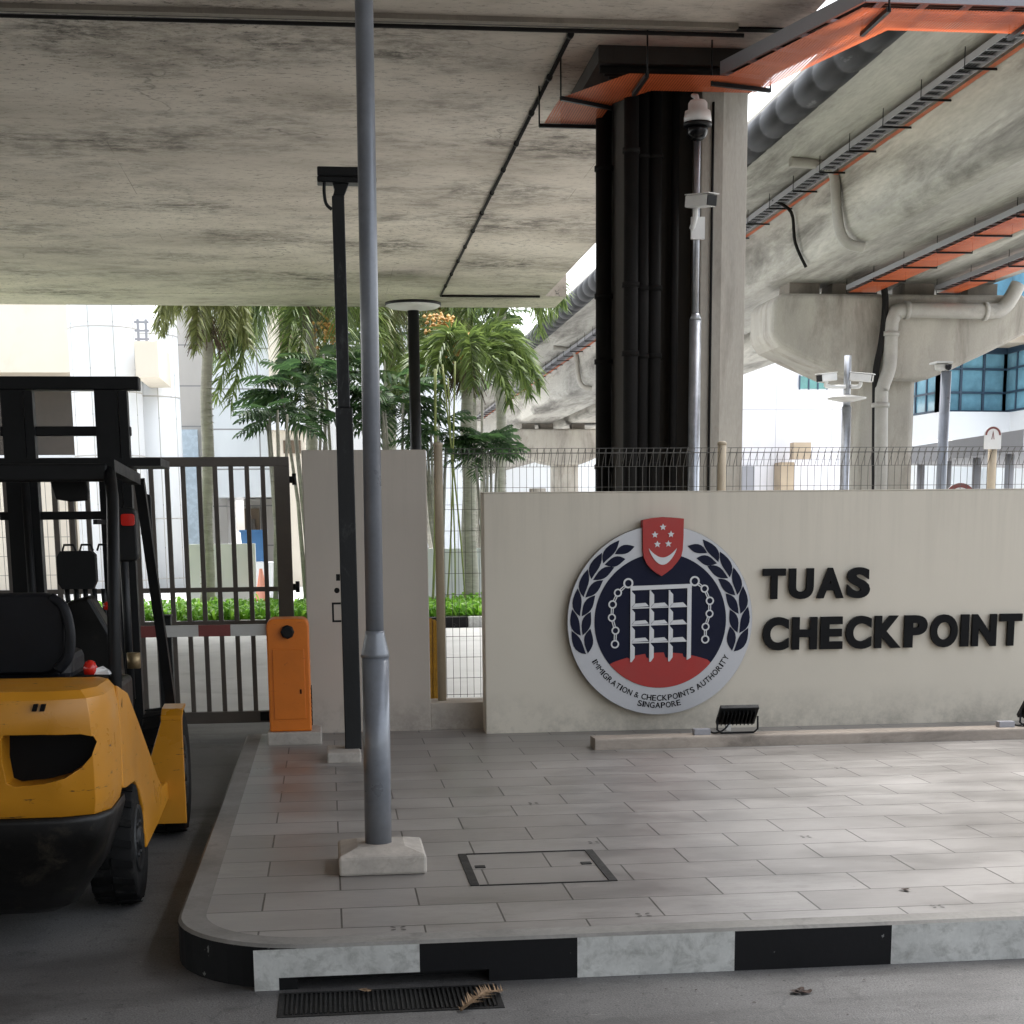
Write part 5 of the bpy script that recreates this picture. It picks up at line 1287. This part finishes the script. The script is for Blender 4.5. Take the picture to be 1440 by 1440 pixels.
def palm(px, pyc, Y, trunk_r, label, nfr=14, length=2.5, mat='frond', fruit=(), droop=1.0, skip=None, thin=.42, seed=1, dead=True, base_z=.1, px_base=None):
    random.seed(seed)
    c = atY(px, pyc, Y); b = atY(px_base or px, 850, Y)
    t = thing('palm_tree', (b.x, Y, base_z), label, 'palm tree', 'palms beyond the gate')
    n = 14; pts = [V((b.x,Y,base_z)).lerp(c, k/n)+V((.02*math.sin(k),0,0)) for k in range(n+1)]
    w = MB(); w.tube(pts, [trunk_r*(1.25-.35*k/n+(.25 if k == 0 else 0)) for k in range(n+1)], 14)
    for k in range(1, 40):
        p = pts[0].lerp(pts[-1], k/40); w.lathe(p, [(trunk_r*(1.22-.32*k/40),-.008),(trunk_r*(1.27-.32*k/40),0),(trunk_r*(1.22-.32*k/40),.008)], 14)
    w.build('trunk', 'trunk', t)
    MB().tube([c+V((0,0,-.05)), c+V((0,0,.35)), c+V((0,0,.8))], [trunk_r*1.0,trunk_r*1.15,trunk_r*.5], 12).build('crown_shaft', 'bamboo', t)
    w = MB()
    for i in range(nfr):
        yaw = 2*PI*i/nfr*1.0+random.uniform(-.2,.2)+seed
        frond(w, c+V((0,0,.6+random.uniform(-.1,.15))), yaw, length*random.uniform(.85,1.1), random.uniform(.3,1.1), droop*random.uniform(.8,1.25), nl=95, ll=thin)
    w.build('crown', mat, t)
    if dead:
        w = MB()
        for i in range(90):
            a = random.uniform(0,2*PI); L = random.uniform(.25,.6); d = V((math.cos(a),math.sin(a),0)); p = c+V((0,0,random.uniform(.0,.4)))
            w.tube([p, p+d*L*.4+V((0,0,.05)), p+d*L*.7+V((0,0,-L*.6))], .008, 4, False)
        w.build('dead_fibre', 'fibre', t)
    for fx_, fy_ in fruit:
        q = atY(fx_, fy_, Y-.3); w = MB()
        for i in range(80):
            a = random.uniform(0,2*PI); rr = random.uniform(.02,.32); h = -abs(random.gauss(0,.22)); p = q+V((rr*math.cos(a), rr*.6*math.sin(a), h+.15)); s = random.uniform(.025,.045)
            w.add([p+V((s,0,0)),p+V((0,s,0)),p+V((-s,0,0)),p+V((0,-s,0)),p+V((0,0,s)),p+V((0,0,-s))], [(0,1,4),(1,2,4),(2,3,4),(3,0,4),(1,0,5),(2,1,5),(3,2,5),(0,3,5)])
        w.tube([q+V((0,0,.2)), c+V((0,0,.3))], .02, 6); w.build('fruit_cluster', 'fruit', t)
    return t
palm(291, 478, 29.6, .105, 'palm with a straight pale ringed trunk standing left of the gate pillar', 11, 1.15, 'frondpale', (), 1.35, thin=.36, seed=3)
palm(437, 452, 31.0, .11, 'palm with long hanging green plumes just left of the black square post', 17, 2.5, 'frond', ((462, 465),), 1.25, seed=5, thin=.5)
palm(548, 440, 32.0, .11, 'palm whose pale green plumes hang between the grey lamp post and the disc lamp', 16, 2.3, 'frondpale', ((610, 440),), 1.3, seed=8, thin=.5)
palm(656, 545, 29.8, .12, 'palm with a slender grey trunk and orange fruit beyond the mesh fence', 15, 1.7, 'frond', ((642, 480), (620, 455)), .95, seed=11, thin=.42, px_base=662)
palm(704, 425, 31.5, .10, 'palm with dark plumes hanging nearest the pale viaduct', 12, 1.6, 'frond', (), 1.45, seed=13, thin=.5, dead=False)
random.seed(21)
def split_leaf(mb, base, d, L, tilt):
    """deeply lobed broad leaf on a stalk: a fan of fingers either side of a midrib"""
    d = V(d).normalized(); s = d.cross(V((0,0,1))).normalized(); u = s.cross(d)
    u = (u*math.cos(tilt)+s*math.sin(tilt)).normalized(); s = d.cross(u)
    for k in range(8):
        t = k/7; p = V(base)+d*L*t-V((0,0,L*.35*t*t))
        for sg in (-1, 1):
            fl_ = L*(.58*math.sin(PI*(.12+.76*t)))+.05; dir_ = (s*sg*.9+d*(.15+.6*t)-u*.25).normalized()
            e = p+dir_*fl_-V((0,0,fl_*.22)); wv = d*(L*.055)
            mb.add([p-wv, p+wv, p+dir_*fl_*.6+wv*1.05, e, p+dir_*fl_*.6-wv*.9], [(0,1,2,3,4)])
def shrub(px, py, Y, rx, rz, n, label, mat, L=.55):
    c = atY(px, py, Y); t = thing('broadleaf_shrub', (c.x, Y, .1), label, 'shrub', 'shrubs among the palms')
    w = MB(); tops = []
    for k in range(5):
        e = c+V((random.uniform(-rx,rx)*.6, random.uniform(-.4,.4), random.uniform(-.3,.5)*rz)); w.tube([(c.x+random.uniform(-.15,.15),Y+random.uniform(-.1,.1),.1), (c.x*.5+e.x*.5,Y,(.1+e.z)/2), e], [.045,.035,.02], 7); tops.append(e)
    w.build('stems', 'trunk', t)
    w = MB()
    for k in range(n):
        a = random.uniform(0, 2*PI); b = random.uniform(-.6, .9); rr = random.uniform(.35, 1)
        d = V((math.cos(a)*math.cos(b), math.sin(a)*math.cos(b)*.8, math.sin(b)))
        p = c+V((d.x*rx*rr, d.y*rx*.7*rr, d.z*rz*rr)); st = tops[k % 5]
        w.tube([st.lerp(p,.2), p], .008, 4, False)
        split_leaf(w, p, (d.x, d.y*1.0-.35, d.z*.5+.05), L*random.uniform(.7,1.15), random.uniform(-.5,.5))
    w.build('foliage', mat, t)
shrub(432, 560, 28.8, .75, .75, 48, 'dark split leaf shrub rising behind the left half of the gate pillar', 'leafdark')
shrub(470, 520, 29.6, .7, .6, 34, 'mid green split leaf shrub higher up against the black square post', 'leafmid')
shrub(556, 570, 28.6, .62, .85, 46, 'dark green split leaf shrub between the grey lamp post and the disc lamp', 'leafdark')
shrub(612, 615, 28.4, .42, .5, 26, 'dark leafy shrub beside the cream fence post', 'leafdark', .45)
shrub(684, 630, 28.4, .38, .42, 42, 'small dark spiky shrub low in front of the pale viaduct', 'leafdark', .42)
shrub(388, 585, 28.0, .35, .3, 14, 'single arching dark leaf spray reaching left over the gate', 'leafdark', .5)
shrub(672, 465, 33.5, .8, .9, 45, 'bright broad leaved tree behind the palms near the far viaduct', 'leafmid', .6)
shrub(600, 470, 34.5, 1.5, 1.2, 60, 'pale leafy tree behind the disc lamp', 'leafmid', .7)
random.seed(4)
for px0, px1, r in ((608, 612, .024), (628, 640, .016), (640, 630, .014), (655, 622, .016)):
    a, b = atY(px0, 850, 28), atY(px1, 520+random.uniform(-20,60), 28)
    o = MB().tube(wander([(a.x,28,.1),((a.x*2+b.x)/3+.03,28,b.z*.35),(b.x,28,b.z)],5), [r]*11, 8).build('green_stem', 'bamboo', origin=(a.x,28,.1)); tag(o, 'thin yellow green cane stem rising behind the mesh fence', 'stem', 'cane stems behind the mesh fence')

# ------------------------------------------------------------------ light
wd = bpy.data.worlds.new('World'); S.world = wd; wd.use_nodes = True
nt = wd.node_tree; bg = nt.nodes['Background']; sk = nt.nodes.new('ShaderNodeTexSky')
SUN_EL, SUN_AZ = math.radians(62), math.radians(20)   # azimuth clockwise from +Y
sk.sky_type = 'NISHITA'; sk.sun_disc = False; sk.sun_elevation = SUN_EL; sk.sun_rotation = SUN_AZ; sk.air_density = 1.0; sk.dust_density = 3.0; sk.ozone_density = 1.0
hs = nt.nodes.new('ShaderNodeHueSaturation'); hs.inputs['Saturation'].default_value = .35   # cloud veil
nt.links.new(sk.outputs[0], hs.inputs['Color']); nt.links.new(hs.outputs[0], bg.inputs[0]); bg.inputs[1].default_value = .15
sl = bpy.data.lights.new('sun', 'SUN'); sl.energy = 1.9; sl.angle = math.radians(60); sl.color = (1, .98, .95)
so = bpy.data.objects.new('sun', sl); COL.objects.link(so)
dv = V((math.sin(SUN_AZ)*math.cos(SUN_EL), math.cos(SUN_AZ)*math.cos(SUN_EL), math.sin(SUN_EL)))
so.rotation_euler = dv.to_track_quat('Z', 'Y').to_euler()
S.view_settings.view_transform = 'Standard'; S.view_settings.look = 'None'; S.view_settings.exposure = 2.1; S.view_settings.gamma = 1
S.cycles.max_bounces = 10; S.cycles.diffuse_bounces = 6; S.cycles.transparent_max_bounces = 16
S.cycles.use_denoising = True
